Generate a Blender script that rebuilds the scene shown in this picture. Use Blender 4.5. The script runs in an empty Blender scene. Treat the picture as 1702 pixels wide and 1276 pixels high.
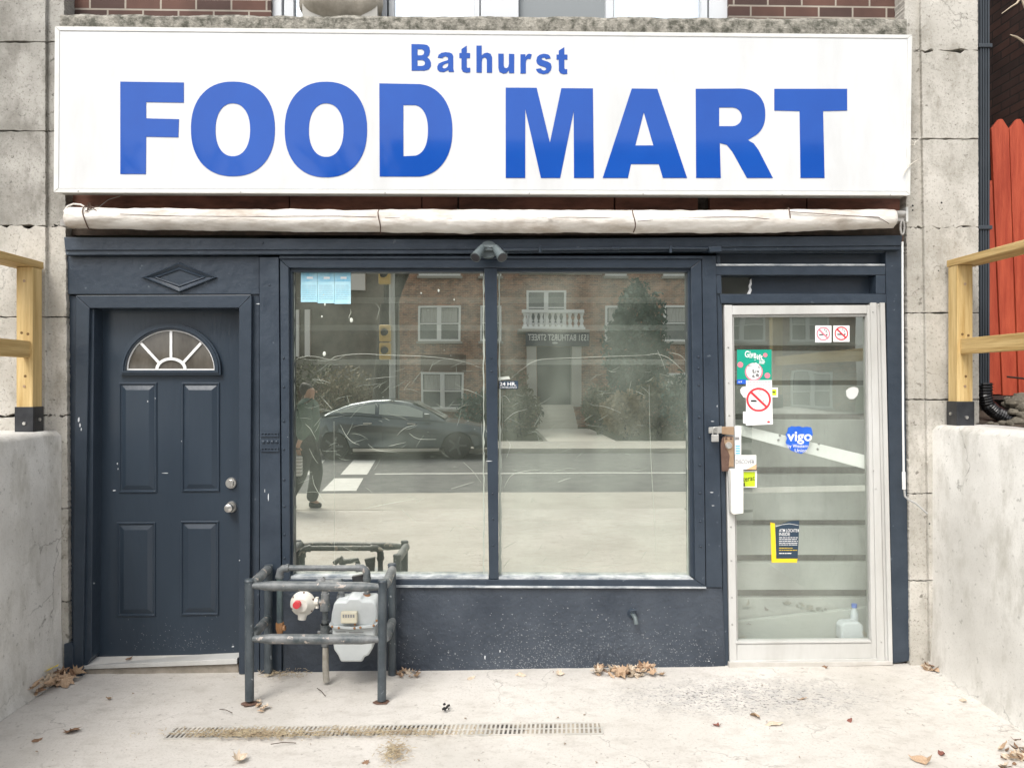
import bpy, bmesh, math, random
from mathutils import Vector, Matrix
from mathutils import noise as nz_
random.seed(7); rr = random.Random(3)
S = bpy.context.scene
COL = S.collection
R = math.radians
# ------------------------------------------------------------------ camera
F = 1279.0; CX, CY = 851.0, 638.0
D, H, YAW = 4.57, 1.70, R(1.4)
FWD = Vector((math.sin(YAW), math.cos(YAW), 0)); RGT = Vector((math.cos(YAW), -math.sin(YAW), 0)); UP = Vector((0, 0, 1))
CAM = Vector((0, -D, H))
cd = bpy.data.cameras.new('camera'); co = bpy.data.objects.new('camera', cd); COL.objects.link(co)
m = Matrix.Identity(4)
for i in range(3):
    m[i][0] = RGT[i]; m[i][1] = UP[i]; m[i][2] = -FWD[i]; m[i][3] = CAM[i]
co.matrix_world = m
cd.sensor_width = 36; cd.lens = 36 * F / 1702; cd.clip_start = 0.05; cd.clip_end = 2000
S.camera = co
# ------------------------------------------------------------------ world, sun, exposure
SUN_EL, SUN_AZ = R(52), R(205)      # azimuth measured clockwise from +Y (north)
w = bpy.data.worlds.new('World'); S.world = w; w.use_nodes = True
nt = w.node_tree; bg = nt.nodes['Background']
sky = nt.nodes.new('ShaderNodeTexSky'); sky.sky_type = 'NISHITA'; sky.sun_disc = False
sky.sun_elevation = SUN_EL; sky.sun_rotation = SUN_AZ; sky.air_density = 1.0; sky.dust_density = 3.0; sky.ozone_density = 1.0
hs = nt.nodes.new('ShaderNodeHueSaturation'); hs.inputs['Saturation'].default_value = 0.25
nt.links.new(sky.outputs[0], hs.inputs['Color']); nt.links.new(hs.outputs[0], bg.inputs['Color'])
bg.inputs['Strength'].default_value = 0.15
sl = bpy.data.lights.new('sun', 'SUN'); sl.energy = 1.3; sl.angle = R(25); sl.color = (1, .96, .9)
so = bpy.data.objects.new('sun', sl); COL.objects.link(so)
sd = Vector((math.sin(SUN_AZ) * math.cos(SUN_EL), math.cos(SUN_AZ) * math.cos(SUN_EL), math.sin(SUN_EL)))
so.rotation_euler = (-sd).to_track_quat('-Z', 'Y').to_euler(); so.location = (0, -4, 9)
S.view_settings.view_transform = 'Standard'; S.view_settings.look = 'None'
S.view_settings.exposure = 0.87; S.view_settings.gamma = 1
S.render.engine = 'CYCLES'
S.cycles.max_bounces = 8; S.cycles.transparent_max_bounces = 12; S.cycles.glossy_bounces = 4

# ------------------------------------------------------------------ pixel helpers
def P(px, py, Y):
    d = FWD + RGT * ((px - CX) / F) + UP * ((CY - py) / F)
    return CAM + d * ((Y - CAM.y) / d.y)
def Gz(px, py, z=0.0):
    d = FWD + RGT * ((px - CX) / F) + UP * ((CY - py) / F)
    return CAM + d * ((z - CAM.z) / d.z)
YM = 0.06                              # plane of the display glass
def V(px, py, depth):                  # a thing seen mirrored in the glass, depth metres beyond the camera's plane
    p = P(px, py, depth - D); return Vector((p.x, 2 * YM - p.y, p.z))
def VY(depth): return 2 * YM - (depth - D)

# ------------------------------------------------------------------ materials
MATS = {}
def lin(c):
    return tuple(((v / 255) / 12.92 if v / 255 <= .04045 else ((v / 255 + .055) / 1.055) ** 2.4) for v in c)
def mat(name, c, rough=.6, c2=None, scale=6, metal=0, bump=0, bscale=40, spec=None, speck=None, speck_scale=60, speck_t=.68, stretch=(1, 1, 1), detail=6, lo=.35, hi=.65):
    if name in MATS: return MATS[name]
    M = bpy.data.materials.new(name); M.use_nodes = True; n = M.node_tree; b = n.nodes['Principled BSDF']
    b.inputs['Roughness'].default_value = rough; b.inputs['Metallic'].default_value = metal
    if spec is not None: b.inputs['Specular IOR Level'].default_value = spec
    tc = n.nodes.new('ShaderNodeTexCoord'); mp = n.nodes.new('ShaderNodeMapping'); mp.inputs['Scale'].default_value = stretch
    n.links.new(tc.outputs['Object'], mp.inputs[0])
    out = None
    if c2 is not None:
        nz = n.nodes.new('ShaderNodeTexNoise'); nz.inputs['Scale'].default_value = scale; nz.inputs['Detail'].default_value = detail; nz.inputs['Roughness'].default_value = .65
        n.links.new(mp.outputs[0], nz.inputs['Vector'])
        cr = n.nodes.new('ShaderNodeValToRGB'); cr.color_ramp.elements[0].position = lo; cr.color_ramp.elements[1].position = hi
        cr.color_ramp.elements[0].color = (*c, 1); cr.color_ramp.elements[1].color = (*c2, 1)
        n.links.new(nz.outputs['Fac'], cr.inputs[0]); out = cr.outputs[0]
    if speck is not None:
        nz = n.nodes.new('ShaderNodeTexNoise'); nz.inputs['Scale'].default_value = speck_scale; nz.inputs['Detail'].default_value = 3
        n.links.new(tc.outputs['Object'], nz.inputs['Vector'])
        cr = n.nodes.new('ShaderNodeValToRGB'); cr.color_ramp.elements[0].position = speck_t; cr.color_ramp.elements[1].position = speck_t + .04
        n.links.new(nz.outputs['Fac'], cr.inputs[0])
        mx = n.nodes.new('ShaderNodeMix'); mx.data_type = 'RGBA'
        n.links.new(cr.outputs[0], mx.inputs[0]); mx.inputs[7].default_value = (*speck, 1)
        if out: n.links.new(out, mx.inputs[6])
        else: mx.inputs[6].default_value = (*c, 1)
        out = mx.outputs[2]
    if out: n.links.new(out, b.inputs['Base Color'])
    else: b.inputs['Base Color'].default_value = (*c, 1)
    if bump:
        nz = n.nodes.new('ShaderNodeTexNoise'); nz.inputs['Scale'].default_value = bscale; nz.inputs['Detail'].default_value = 5
        n.links.new(mp.outputs[0], nz.inputs['Vector'])
        bp = n.nodes.new('ShaderNodeBump'); bp.inputs['Strength'].default_value = bump; bp.inputs['Distance'].default_value = .01
        n.links.new(nz.outputs['Fac'], bp.inputs['Height']); n.links.new(bp.outputs[0], b.inputs['Normal'])
    MATS[name] = M; return M
def brick(name, c1, c2, mortar, axis='x', bw=.21, bh=.068, bump=.5):
    if name in MATS: return MATS[name]
    M = bpy.data.materials.new(name); M.use_nodes = True; n = M.node_tree; b = n.nodes['Principled BSDF']; b.inputs['Roughness'].default_value = .85
    g = n.nodes.new('ShaderNodeNewGeometry'); sp = n.nodes.new('ShaderNodeSeparateXYZ'); cb = n.nodes.new('ShaderNodeCombineXYZ')
    n.links.new(g.outputs['Position'], sp.inputs[0]); n.links.new(sp.outputs[0 if axis == 'x' else 1], cb.inputs[0]); n.links.new(sp.outputs[2], cb.inputs[1])
    bt = n.nodes.new('ShaderNodeTexBrick'); n.links.new(cb.outputs[0], bt.inputs[0])
    bt.inputs['Color1'].default_value = (*c1, 1); bt.inputs['Color2'].default_value = (*c2, 1); bt.inputs['Mortar'].default_value = (*mortar, 1)
    bt.inputs['Scale'].default_value = 1; bt.inputs['Mortar Size'].default_value = .006; bt.inputs['Mortar Smooth'].default_value = .2
    bt.inputs['Brick Width'].default_value = bw; bt.inputs['Row Height'].default_value = bh
    nz = n.nodes.new('ShaderNodeTexNoise'); nz.inputs['Scale'].default_value = 3.5; nz.inputs['Detail'].default_value = 8; n.links.new(g.outputs['Position'], nz.inputs['Vector'])
    mr = n.nodes.new('ShaderNodeMapRange'); mr.inputs[1].default_value = .3; mr.inputs[2].default_value = .7; mr.inputs[3].default_value = .6; mr.inputs[4].default_value = 1.3
    n.links.new(nz.outputs['Fac'], mr.inputs[0])
    mx = n.nodes.new('ShaderNodeMix'); mx.data_type = 'RGBA'; mx.blend_type = 'MULTIPLY'; mx.inputs[0].default_value = 1
    n.links.new(bt.outputs['Color'], mx.inputs[6]); n.links.new(mr.outputs[0], mx.inputs[7]); n.links.new(mx.outputs[2], b.inputs['Base Color'])
    bp = n.nodes.new('ShaderNodeBump'); bp.inputs['Strength'].default_value = bump; bp.inputs['Distance'].default_value = .01; bp.invert = True
    n.links.new(bt.outputs['Fac'], bp.inputs['Height']); n.links.new(bp.outputs[0], b.inputs['Normal'])
    MATS[name] = M; return M
def glassmat(name, refl, tint, film, wav=.0, filmc=(.50, .56, .47), wscale=3, transc=(.8, .84, .8)):
    M = bpy.data.materials.new(name); M.use_nodes = True; n = M.node_tree; n.nodes.clear()
    o = n.nodes.new('ShaderNodeOutputMaterial'); gl = n.nodes.new('ShaderNodeBsdfGlossy'); gl.inputs['Roughness'].default_value = 0.0; gl.inputs['Color'].default_value = (*tint, 1)
    tr = n.nodes.new('ShaderNodeBsdfTransparent'); tr.inputs['Color'].default_value = (*transc, 1)
    df = n.nodes.new('ShaderNodeBsdfDiffuse'); df.inputs['Color'].default_value = (*filmc, 1)
    m1 = n.nodes.new('ShaderNodeMixShader'); m1.inputs[0].default_value = refl; n.links.new(tr.outputs[0], m1.inputs[1]); n.links.new(gl.outputs[0], m1.inputs[2])
    m2 = n.nodes.new('ShaderNodeMixShader'); n.links.new(m1.outputs[0], m2.inputs[1]); n.links.new(df.outputs[0], m2.inputs[2])
    tc = n.nodes.new('ShaderNodeTexCoord'); mp = n.nodes.new('ShaderNodeMapping'); mp.inputs['Scale'].default_value = (1.6, 1, 1.1); n.links.new(tc.outputs['Object'], mp.inputs[0])
    nz = n.nodes.new('ShaderNodeTexNoise'); nz.inputs['Scale'].default_value = 2.0; nz.inputs['Detail'].default_value = 7; n.links.new(mp.outputs[0], nz.inputs[0])
    mr = n.nodes.new('ShaderNodeMapRange'); mr.inputs[1].default_value = .35; mr.inputs[2].default_value = .75; mr.inputs[3].default_value = film * .4; mr.inputs[4].default_value = film * 2.2
    n.links.new(nz.outputs['Fac'], mr.inputs[0]); n.links.new(mr.outputs[0], m2.inputs[0])
    if wav:
        nw = n.nodes.new('ShaderNodeTexNoise'); nw.inputs['Scale'].default_value = wscale; nw.inputs['Detail'].default_value = 1; n.links.new(tc.outputs['Object'], nw.inputs[0])
        bp = n.nodes.new('ShaderNodeBump'); bp.inputs['Strength'].default_value = 1; bp.inputs['Distance'].default_value = wav
        n.links.new(nw.outputs['Fac'], bp.inputs['Height']); n.links.new(bp.outputs[0], gl.inputs['Normal'])
    n.links.new(m2.outputs[0], o.inputs[0]); MATS[name] = M; return M

BLUE = mat('navy_paint', (.024, .035, .051), .36, (.038, .052, .071), 5, spec=.42, bump=.35, bscale=22, speck=(.09, .11, .13), speck_scale=25, speck_t=.70)
BLUE2 = mat('navy_paint_smooth', (.024, .035, .050), .34, (.033, .046, .064), 4, spec=.42, bump=.15, bscale=30)
BLUEROUGH = mat('navy_paint_spattered', (.023, .032, .047), .45, (.062, .076, .096), 1.8, bump=.8, bscale=38, detail=10)
BLUEDOOR = mat('navy_door_paint', (.025, .037, .053), .28, (.032, .046, .064), 2.5, spec=.42, bump=.12, bscale=40, stretch=(1, 1, .3))
def concmat(name, a, b, dark, patch=None, sc1=1.1, k2=.55, fine=.55, pit=.5, crack=.5, bumps=.5, st=(1, 1.6, 1)):
    M = bpy.data.materials.new(name); M.use_nodes = True; n = M.node_tree; P_ = n.nodes['Principled BSDF']; P_.inputs['Roughness'].default_value = .85; L = n.links.new
    g = n.nodes.new('ShaderNodeNewGeometry')
    def noise(sc, det, st=(1, 1, 1), rough=.6):
        mp = n.nodes.new('ShaderNodeMapping'); mp.inputs['Scale'].default_value = st; L(g.outputs['Position'], mp.inputs[0])
        z = n.nodes.new('ShaderNodeTexNoise'); z.inputs['Scale'].default_value = sc; z.inputs['Detail'].default_value = det; z.inputs['Roughness'].default_value = rough; L(mp.outputs[0], z.inputs[0]); return z.outputs['Fac']
    def ramp(f_, lo, hi):
        r = n.nodes.new('ShaderNodeMapRange'); r.inputs[1].default_value = lo; r.inputs[2].default_value = hi; L(f_, r.inputs[0]); return r.outputs[0]
    def mix(f_, A, B):
        m_ = n.nodes.new('ShaderNodeMix'); m_.data_type = 'RGBA'
        if isinstance(f_, float): m_.inputs[0].default_value = f_
        else: L(f_, m_.inputs[0])
        for k, q_ in ((6, A), (7, B)):
            if isinstance(q_, tuple): m_.inputs[k].default_value = (*q_, 1)
            else: L(q_, m_.inputs[k])
        return m_.outputs[2]
    def mul(A, B):
        m_ = n.nodes.new('ShaderNodeMath'); m_.operation = 'MULTIPLY'; L(A, m_.inputs[0])
        if isinstance(B, float): m_.inputs[1].default_value = B
        else: L(B, m_.inputs[1])
        return m_.outputs[0]
    c = mix(ramp(noise(sc1, 8), .36, .64), a, b)
    c = mix(mul(ramp(noise(7, 9, st, .7), .50, .70), k2), c, dark)
    c = mix(mul(ramp(noise(90, 4), .54, .70), fine), c, dark)
    c = mix(mul(ramp(noise(26, 3), .64, .70), pit), c, tuple(v_ * .6 for v_ in dark))
    vo = n.nodes.new('ShaderNodeTexVoronoi'); vo.feature = 'DISTANCE_TO_EDGE'; vo.inputs['Scale'].default_value = .9
    wn = n.nodes.new('ShaderNodeTexNoise'); wn.inputs['Scale'].default_value = 4; wn.inputs['Detail'].default_value = 6; L(g.outputs['Position'], wn.inputs[0])
    mp2 = n.nodes.new('ShaderNodeVectorMath'); mp2.operation = 'MULTIPLY_ADD'; L(wn.outputs['Color'], mp2.inputs[0]); mp2.inputs[1].default_value = (.5, .5, .5); L(g.outputs['Position'], mp2.inputs[2]); L(mp2.outputs[0], vo.inputs['Vector'])
    cr = n.nodes.new('ShaderNodeMapRange'); cr.inputs[1].default_value = .0; cr.inputs[2].default_value = .006; cr.inputs[3].default_value = 1; cr.inputs[4].default_value = 0; L(vo.outputs['Distance'], cr.inputs[0])
    c = mix(mul(mul(cr.outputs[0], ramp(noise(2.2, 3), .5, .6)), crack), c, tuple(v_ * .45 for v_ in dark))
    if patch:
        vd = n.nodes.new('ShaderNodeVectorMath'); vd.operation = 'SUBTRACT'; L(g.outputs['Position'], vd.inputs[0]); vd.inputs[1].default_value = patch
        vs = n.nodes.new('ShaderNodeVectorMath'); vs.operation = 'MULTIPLY'; L(vd.outputs[0], vs.inputs[0]); vs.inputs[1].default_value = (1.1, 3.2, 1)
        ln = n.nodes.new('ShaderNodeVectorMath'); ln.operation = 'LENGTH'; L(vs.outputs[0], ln.inputs[0])
        f_ = n.nodes.new('ShaderNodeMapRange'); f_.inputs[1].default_value = .35; f_.inputs[2].default_value = 1.0; f_.inputs[3].default_value = 1; f_.inputs[4].default_value = 0; L(ln.outputs['Value'], f_.inputs[0])
        c = mix(mul(f_.outputs[0], ramp(noise(14, 9, (1, 1.5, 1), .75), .44, .60)), c, (.40, .385, .37))
        c = mix(mul(f_.outputs[0], ramp(noise(60, 4), .56, .60)), c, (.20, .19, .185))
    L(c, P_.inputs['Base Color'])
    bp_ = n.nodes.new('ShaderNodeBump'); bp_.inputs['Strength'].default_value = bumps; bp_.inputs['Distance'].default_value = .006; L(noise(30, 9, (1, 1.4, 1), .75), bp_.inputs['Height']); L(bp_.outputs[0], P_.inputs['Normal'])
    MATS[name] = M; return M
CONC = concmat('forecourt_concrete', (.48, .455, .415), (.60, .57, .53), (.35, .32, .28), (1.35, -.42, 0))
CONC2 = mat('pavement_concrete', (.42, .40, .36), .9, (.50, .48, .43), 2, bump=.2, bscale=50)
RENDERW = concmat('retaining_wall_render', (.53, .51, .47), (.72, .70, .655), (.38, .36, .31), sc1=1.5, k2=.75, fine=.35, pit=.5, crack=.7, bumps=.7, st=(1, 1, .45))
STONE = concmat('limestone', (.40, .38, .335), (.56, .535, .485), (.25, .23, .19), sc1=2.6, k2=.8, fine=.7, pit=.8, crack=.5, bumps=.9, st=(1, 1, .6))
STONED = concmat('limestone_grimy', (.22, .21, .185), (.42, .405, .37), (.14, .13, .11), sc1=2.6, k2=.8, fine=.7, pit=.8, crack=.5, bumps=.9, st=(1, 1, .5))
LEDGE = mat('mossy_stone_ledge', (.085, .083, .065), .95, (.34, .32, .275), 22, bump=1.0, bscale=90, detail=8, lo=.38, hi=.62)
MORT = mat('crumbled_mortar', (.035, .030, .026), .95, (.12, .10, .085), 20)
REDWALL = mat('old_red_boards', (.12, .055, .042), .8, (.30, .13, .09), 6, stretch=(.6, 1, 2), bump=.4, bscale=20)
BRICKF = brick('dark_red_brick', (.115, .055, .040), (.060, .034, .028), (.33, .29, .24))
BRICKN = brick('neighbour_brick', (.085, .040, .030), (.045, .026, .022), (.022, .017, .014), 'y')
BRICKS = brick('side_brick', (.10, .045, .035), (.06, .03, .025), (.2, .18, .15), 'y')
BRICKO = brick('street_brick', (.46, .24, .15), (.25, .15, .105), (.50, .42, .33), bh=.075)
WHITE = mat('white_acrylic', (.625, .635, .64), .18, (.54, .545, .535), 2.6, stretch=(1.6, 1, .45), detail=12, lo=.47, hi=.80, bump=.02, bscale=1.2)
WMETAL = mat('white_painted_metal', (.80, .81, .80), .35, (.70, .70, .67), 7, bump=.05)
ALU = mat('silver_aluminium', (.56, .56, .54), .36, (.46, .455, .43), 5, stretch=(1, 1, .3), bump=.05)
ALUD = mat('darker_aluminium', (.40, .40, .38), .4, (.33, .33, .31), 6)  # darker aluminium tone for beads, screws and handle base
UPVC = mat('white_window_frame', (.60, .62, .64), .4)
SBLUE = mat('blue_vinyl', (.009, .068, .345), .05, (.010, .078, .38), 2, spec=.36)
CANVAS = mat('cream_canvas', (.66, .63, .585), .75, (.34, .28, .22), 4, stretch=(1, 2, 3), bump=1.0, bscale=9, detail=12, lo=.45, hi=.76)
ROPE = mat('brown_cord', (.10, .06, .045), .9)
WOOD = mat('pressure_treated_pine', (.42, .27, .09), .7, (.66, .49, .23), 4, stretch=(9, 9, .5), bump=.35, bscale=12, detail=10, speck=(.25, .13, .04), speck_scale=5, speck_t=.74)
WOODR = mat('pine_rail', (.38, .24, .08), .7, (.60, .43, .19), 4, stretch=(9, .5, 10), bump=.35, bscale=12, detail=10, speck=(.22, .12, .04), speck_scale=6, speck_t=.73)
BLACKM = mat('black_steel', (.012, .013, .016), .35, (.03, .032, .036), 15)
RED = mat('red_stained_board', (.34, .040, .014), .65, (.50, .085, .035), 4, stretch=(7, 7, .7), bump=.3, bscale=20, detail=8)
DSP = mat('charcoal_downspout', (.030, .038, .046), .4, (.042, .050, .060), 5)
FLEX = mat('black_plastic', (.010, .010, .011), .3)
SOIL = mat('soil_bed', (.035, .026, .018), .95, (.12, .09, .065), 14, bump=1, bscale=25)
ROCK = mat('rubble_stone', (.10, .09, .07), .9, (.24, .21, .16), 9, bump=.7, bscale=30)
PIPE = mat('grey_pipe_paint', (.045, .060, .065), .45, (.20, .205, .205), 8, bump=.4, bscale=50, speck=(.38, .33, .29), speck_scale=22, speck_t=.62)
POSTM = mat('guard_post_paint', (.026, .037, .046), .45, (.075, .09, .10), 6, bump=.4, bscale=50, speck=(.25, .27, .28), speck_scale=40, speck_t=.68)
METERM = mat('meter_grey_paint', (.46, .49, .49), .42, (.55, .58, .58), 5, speck=(.30, .24, .16), speck_scale=12, speck_t=.72)
REGM = mat('cream_regulator_paint', (.70, .68, .62), .5, (.60, .57, .50), 9, bump=.3, bscale=40)
REDK = mat('red_plastic', (.62, .05, .06), .4)
BRASS = mat('rusty_brass', (.25, .11, .035), .55, (.36, .20, .10), 20, bump=.6, bscale=60)
RUST = mat('rusty_steel', (.10, .055, .038), .65, (.17, .10, .075), 12, bump=.4, bscale=50)
BRONZE = mat('worn_bronze', (.36, .24, .15), .45, (.46, .33, .22), 12, metal=.4)
STEEL = mat('brushed_steel', (.62, .61, .58), .28, metal=.9)
CHROME = mat('silver_lock_metal', (.58, .58, .56), .35, (.40, .39, .36), 30, metal=.5)
DARK = mat('interior_dark', (.10, .105, .10), .9, (.13, .135, .125), 3)
INTF = mat('interior_floor', (.22, .23, .215), .8, (.30, .31, .29), 3)
SLAT = mat('grey_slat_panel', (.27, .29, .275), .6, (.44, .46, .445), 1.2)
SLATG = mat('slat_gap', (.03, .034, .03), .7)
PALE = mat('pale_rail', (.90, .91, .90), .5)
PAPER = mat('paper_white', (.82, .82, .81), .6)
BLK = mat('print_black', (.015, .015, .015), .6)
PRED = mat('print_red', (.62, .035, .05), .6)
PBLUE = mat('print_blue', (.012, .10, .55), .5, (.02, .14, .62), 10)
PGREEN = mat('print_teal', (.0, .30, .20), .5, (.0, .35, .24), 8)
PYEL = mat('print_yellow', (.85, .58, .02), .5)
PLIME = mat('print_lime', (.55, .70, .02), .5)
PNAVY = mat('print_navy', (.022, .045, .075), .5)
PCYAN = mat('print_cyan', (.30, .62, .75), .6, (.55, .78, .84), 5)
PGREY = mat('print_grey', (.25, .25, .25), .6)
PPINK = mat('print_pink', (.75, .22, .28), .6)
CYAN2 = mat('print_sky', (.10, .50, .72), .6)
ORANGE = mat('print_orange', (.85, .45, .25), .6)
GLASSW = glassmat('display_glass', .68, (1.0, 1.0, .90), .085, wav=.0004, wscale=1.6)
GLASSW2 = glassmat('display_glass_right', .66, (.99, 1.0, .91), .145, wav=.0004, wscale=1.6)
GLASSD = glassmat('door_glass', .20, (.95, 1, .95), .08, wav=.0008, transc=(.92, .95, .92))
GLASSF = glassmat('fanlight_glass', .12, (1, 1, 1), .15, filmc=(.22, .2, .18))
GLASSU = glassmat('upper_glass', .62, (.90, .94, 1), .05)
FILM = mat('plastic_film_crease', (.60, .63, .56), .3)
# ------------------------------------------------------------------ object helpers
BASE = {}
class G:
    def __init__(s): s.v = []; s.f = []
    def add(s, v, f):
        o = len(s.v); s.v += [Vector(p) for p in v]; s.f += [tuple(i + o for i in q) for q in f]; return s
    def box(s, x0, x1, y0, y1, z0, z1):
        v = [(x, y, z) for x in (x0, x1) for y in (y0, y1) for z in (z0, z1)]
        return s.add(v, [(0, 1, 3, 2), (4, 6, 7, 5), (0, 4, 5, 1), (2, 3, 7, 6), (0, 2, 6, 4), (1, 5, 7, 3)])
    def obox(s, c, size, M=None):
        v = []
        for x in (-.5, .5):
            for y in (-.5, .5):
                for z in (-.5, .5):
                    q = Vector((x * size[0], y * size[1], z * size[2]))
                    v.append(Vector(c) + (M @ q if M else q))
        return s.add(v, [(0, 1, 3, 2), (4, 6, 7, 5), (0, 4, 5, 1), (2, 3, 7, 6), (0, 2, 6, 4), (1, 5, 7, 3)])
    def prism(s, pts, Y0, Y1, inset=0):     # pixel polygon set on plane Y0, extruded to Y1 (Y0 nearer)
        a = [P(x, y, Y0) for x, y in pts]; return s.slab(a, Vector((0, Y1 - Y0, 0)))
    def rect(s, x0, y0, x1, y1, Y0, Y1): return s.prism([(x0, y0), (x1, y0), (x1, y1), (x0, y1)], Y0, Y1)
    def slab(s, a, ext):
        n = len(a); a = [Vector(p) for p in a]
        nrm = Vector((0, 0, 0))
        for i in range(n): nrm += a[i].cross(a[(i + 1) % n])
        if nrm.dot(ext) > 0: a = a[::-1]
        v = a + [p + ext for p in a]
        f = [tuple(range(n)), tuple(range(2 * n - 1, n - 1, -1))]
        f += [(i, i + n, (i + 1) % n + n, (i + 1) % n) for i in range(n)]
        return s.add(v, f)
    def tube(s, path, r, n=12, cap=True):
        path = [Vector(p) for p in path]; rs = r if isinstance(r, (list, tuple)) else [r] * len(path)
        o = len(s.v); prev = None
        for i, p in enumerate(path):
            if i == 0: t = path[1] - p
            elif i == len(path) - 1: t = p - path[i - 1]
            else: t = (path[i + 1] - p).normalized() + (p - path[i - 1]).normalized()
            t.normalize()
            if prev is None: a = t.orthogonal().normalized()
            else:
                a = prev - t * prev.dot(t); a.normalize()
            prev = a; b = t.cross(a)
            for k in range(n):
                an = 2 * math.pi * k / n; s.v.append(p + (a * math.cos(an) + b * math.sin(an)) * rs[i])
        for i in range(len(path) - 1):
            for k in range(n):
                s.f.append((o + i * n + k, o + i * n + (k + 1) % n, o + (i + 1) * n + (k + 1) % n, o + (i + 1) * n + k))
        if cap:
            s.f.append(tuple(o + k for k in range(n))[::-1]); s.f.append(tuple(o + (len(path) - 1) * n + k for k in range(n)))
        return s
    def ball(s, c, r, n=10, sc=(1, 1, 1)):
        c = Vector(c); o = len(s.v); m = n // 2 + 1
        for i in range(m + 1):
            th = math.pi * i / m
            for k in range(n):
                ph = 2 * math.pi * k / n
                s.v.append(c + Vector((math.sin(th) * math.cos(ph) * sc[0], math.sin(th) * math.sin(ph) * sc[1], math.cos(th) * sc[2])) * r)
        for i in range(m):
            for k in range(n):
                s.f.append((o + i * n + k, o + (i + 1) * n + k, o + (i + 1) * n + (k + 1) % n, o + i * n + (k + 1) % n))
        return s
def mk(name, g, mt, parent=None, bevel=0, smooth=None, weld=False):
    me = bpy.data.meshes.new(name)
    if parent is not None: b = BASE[parent.name]
    else:
        xs = [p.x for p in g.v]; ys = [p.y for p in g.v]; b = Vector(((min(xs) + max(xs)) / 2, (min(ys) + max(ys)) / 2, min(p.z for p in g.v)))
    me.from_pydata([tuple(p - b) for p in g.v], [], g.f); me.validate(); me.update()
    bm = bmesh.new(); bm.from_mesh(me)
    bmesh.ops.remove_doubles(bm, verts=bm.verts, dist=1e-5)
    bmesh.ops.recalc_face_normals(bm, faces=bm.faces); bm.to_mesh(me); bm.free()
    me.materials.append(mt)
    o = bpy.data.objects.new(name, me); COL.objects.link(o)
    if parent is not None: o.parent = parent
    else: o.location = b
    BASE[o.name] = b
    if smooth: me.shade_smooth() if hasattr(me, 'shade_smooth') else None; me.set_sharp_from_angle(angle=R(smooth))
    if bevel:
        md = o.modifiers.new('bevel', 'BEVEL'); md.width = bevel; md.segments = 2; md.limit_method = 'ANGLE'; md.angle_limit = R(40)
    return o
def tag(o, label=None, cat=None, group=None, kind=None):
    if label: o['label'] = label
    if cat: o['category'] = cat
    if group: o['group'] = group
    if kind: o['kind'] = kind
    return o
def thing(name, loc, label, cat, group=None):
    o = bpy.data.objects.new(name, None); COL.objects.link(o); o.location = loc; o.empty_display_size = .1
    BASE[o.name] = Vector(loc); return tag(o, label, cat, group)
def copy_tree(o, off=None, rot=None, parent=None):
    c = o.copy(); COL.objects.link(c)
    if parent is not None: c.parent = parent
    if off is not None: c.location = o.location + Vector(off)
    if rot is not None: c.rotation_euler = rot
    BASE[c.name] = BASE.get(o.name, Vector()) + (Vector(off) if off is not None else Vector())
    for ch in list(o.children): copy_tree(ch, parent=c)
    return c
def shape(name, loops, Y, mt, parent=None, thick=.002):     # flat outline (with holes) drawn in picture coordinates on plane Y
    cu = bpy.data.curves.new('tmp', 'CURVE'); cu.dimensions = '2D'; cu.fill_mode = 'BOTH'; cu.extrude = thick / 2
    for lp in loops:
        sp = cu.splines.new('POLY'); sp.points.add(len(lp) - 1); sp.use_cyclic_u = True
        for i, (x, y) in enumerate(lp):
            p = P(x, y, Y); sp.points[i].co = (p.x, p.z, 0, 1)
    ob = bpy.data.objects.new('tmp', cu); me = bpy.data.meshes.new_from_object(ob)
    g = G(); g.add([(v.co.x, Y - v.co.z, v.co.y) for v in me.vertices], [tuple(p.vertices) for p in me.polygons])
    bpy.data.objects.remove(ob); bpy.data.curves.remove(cu); bpy.data.meshes.remove(me)
    return mk(name, g, mt, parent)
def text_g(body, off=0, extrude=.0, space=1):
    cu = bpy.data.curves.new('tmp', 'FONT'); cu.body = body; cu.size = 1; cu.offset = off; cu.extrude = extrude; cu.resolution_u = 3; cu.space_character = space
    ob = bpy.data.objects.new('tmp', cu); me = bpy.data.meshes.new_from_object(ob)
    v = [vv.co.copy() for vv in me.vertices]; f = [tuple(p.vertices) for p in me.polygons]
    bpy.data.objects.remove(ob); bpy.data.curves.remove(cu); bpy.data.meshes.remove(me)
    return v, f
def text(name, body, x0, y0, x1, y1, Y, mt, parent=None, off=.01, rot=0, space=1):
    v, f = text_g(body, off, 0, space)
    a, b = min(p.x for p in v), max(p.x for p in v); c, d = min(p.y for p in v), max(p.y for p in v)
    g = G(); cxm, cym = (x0 + x1) / 2, (y0 + y1) / 2; out = []
    for p in v:
        x = x0 + (p.x - a) / (b - a) * (x1 - x0); y = y1 - (p.y - c) / (d - c) * (y1 - y0)
        if rot:
            dx, dy = x - cxm, y - cym; ca, sa = math.cos(R(rot)), math.sin(R(rot)); x, y = cxm + dx * ca + dy * sa, cym - dx * sa + dy * ca
        out.append(P(x, y, Y))
    g.add(out, f); return mk(name, g, mt, parent)
def arc(cx, cy, rx, ry, a0, a1, n=14, p=2.0):
    out = []
    for i in range(n + 1):
        a = R(a0 + (a1 - a0) * i / n); c, s_ = math.cos(a), math.sin(a)
        out.append((cx + rx * math.copysign(abs(c) ** (2 / p), c), cy - ry * math.copysign(abs(s_) ** (2 / p), s_)))
    return out
def jag(p, q, n, amp):      # broken line between two picture points
    out = []
    for i in range(n):
        t = i / n; out.append((p[0] + (q[0] - p[0]) * t + random.uniform(-amp, amp) * (i > 0), p[1] + (q[1] - p[1]) * t + random.uniform(-amp, amp) * (i > 0)))
    return out
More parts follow.
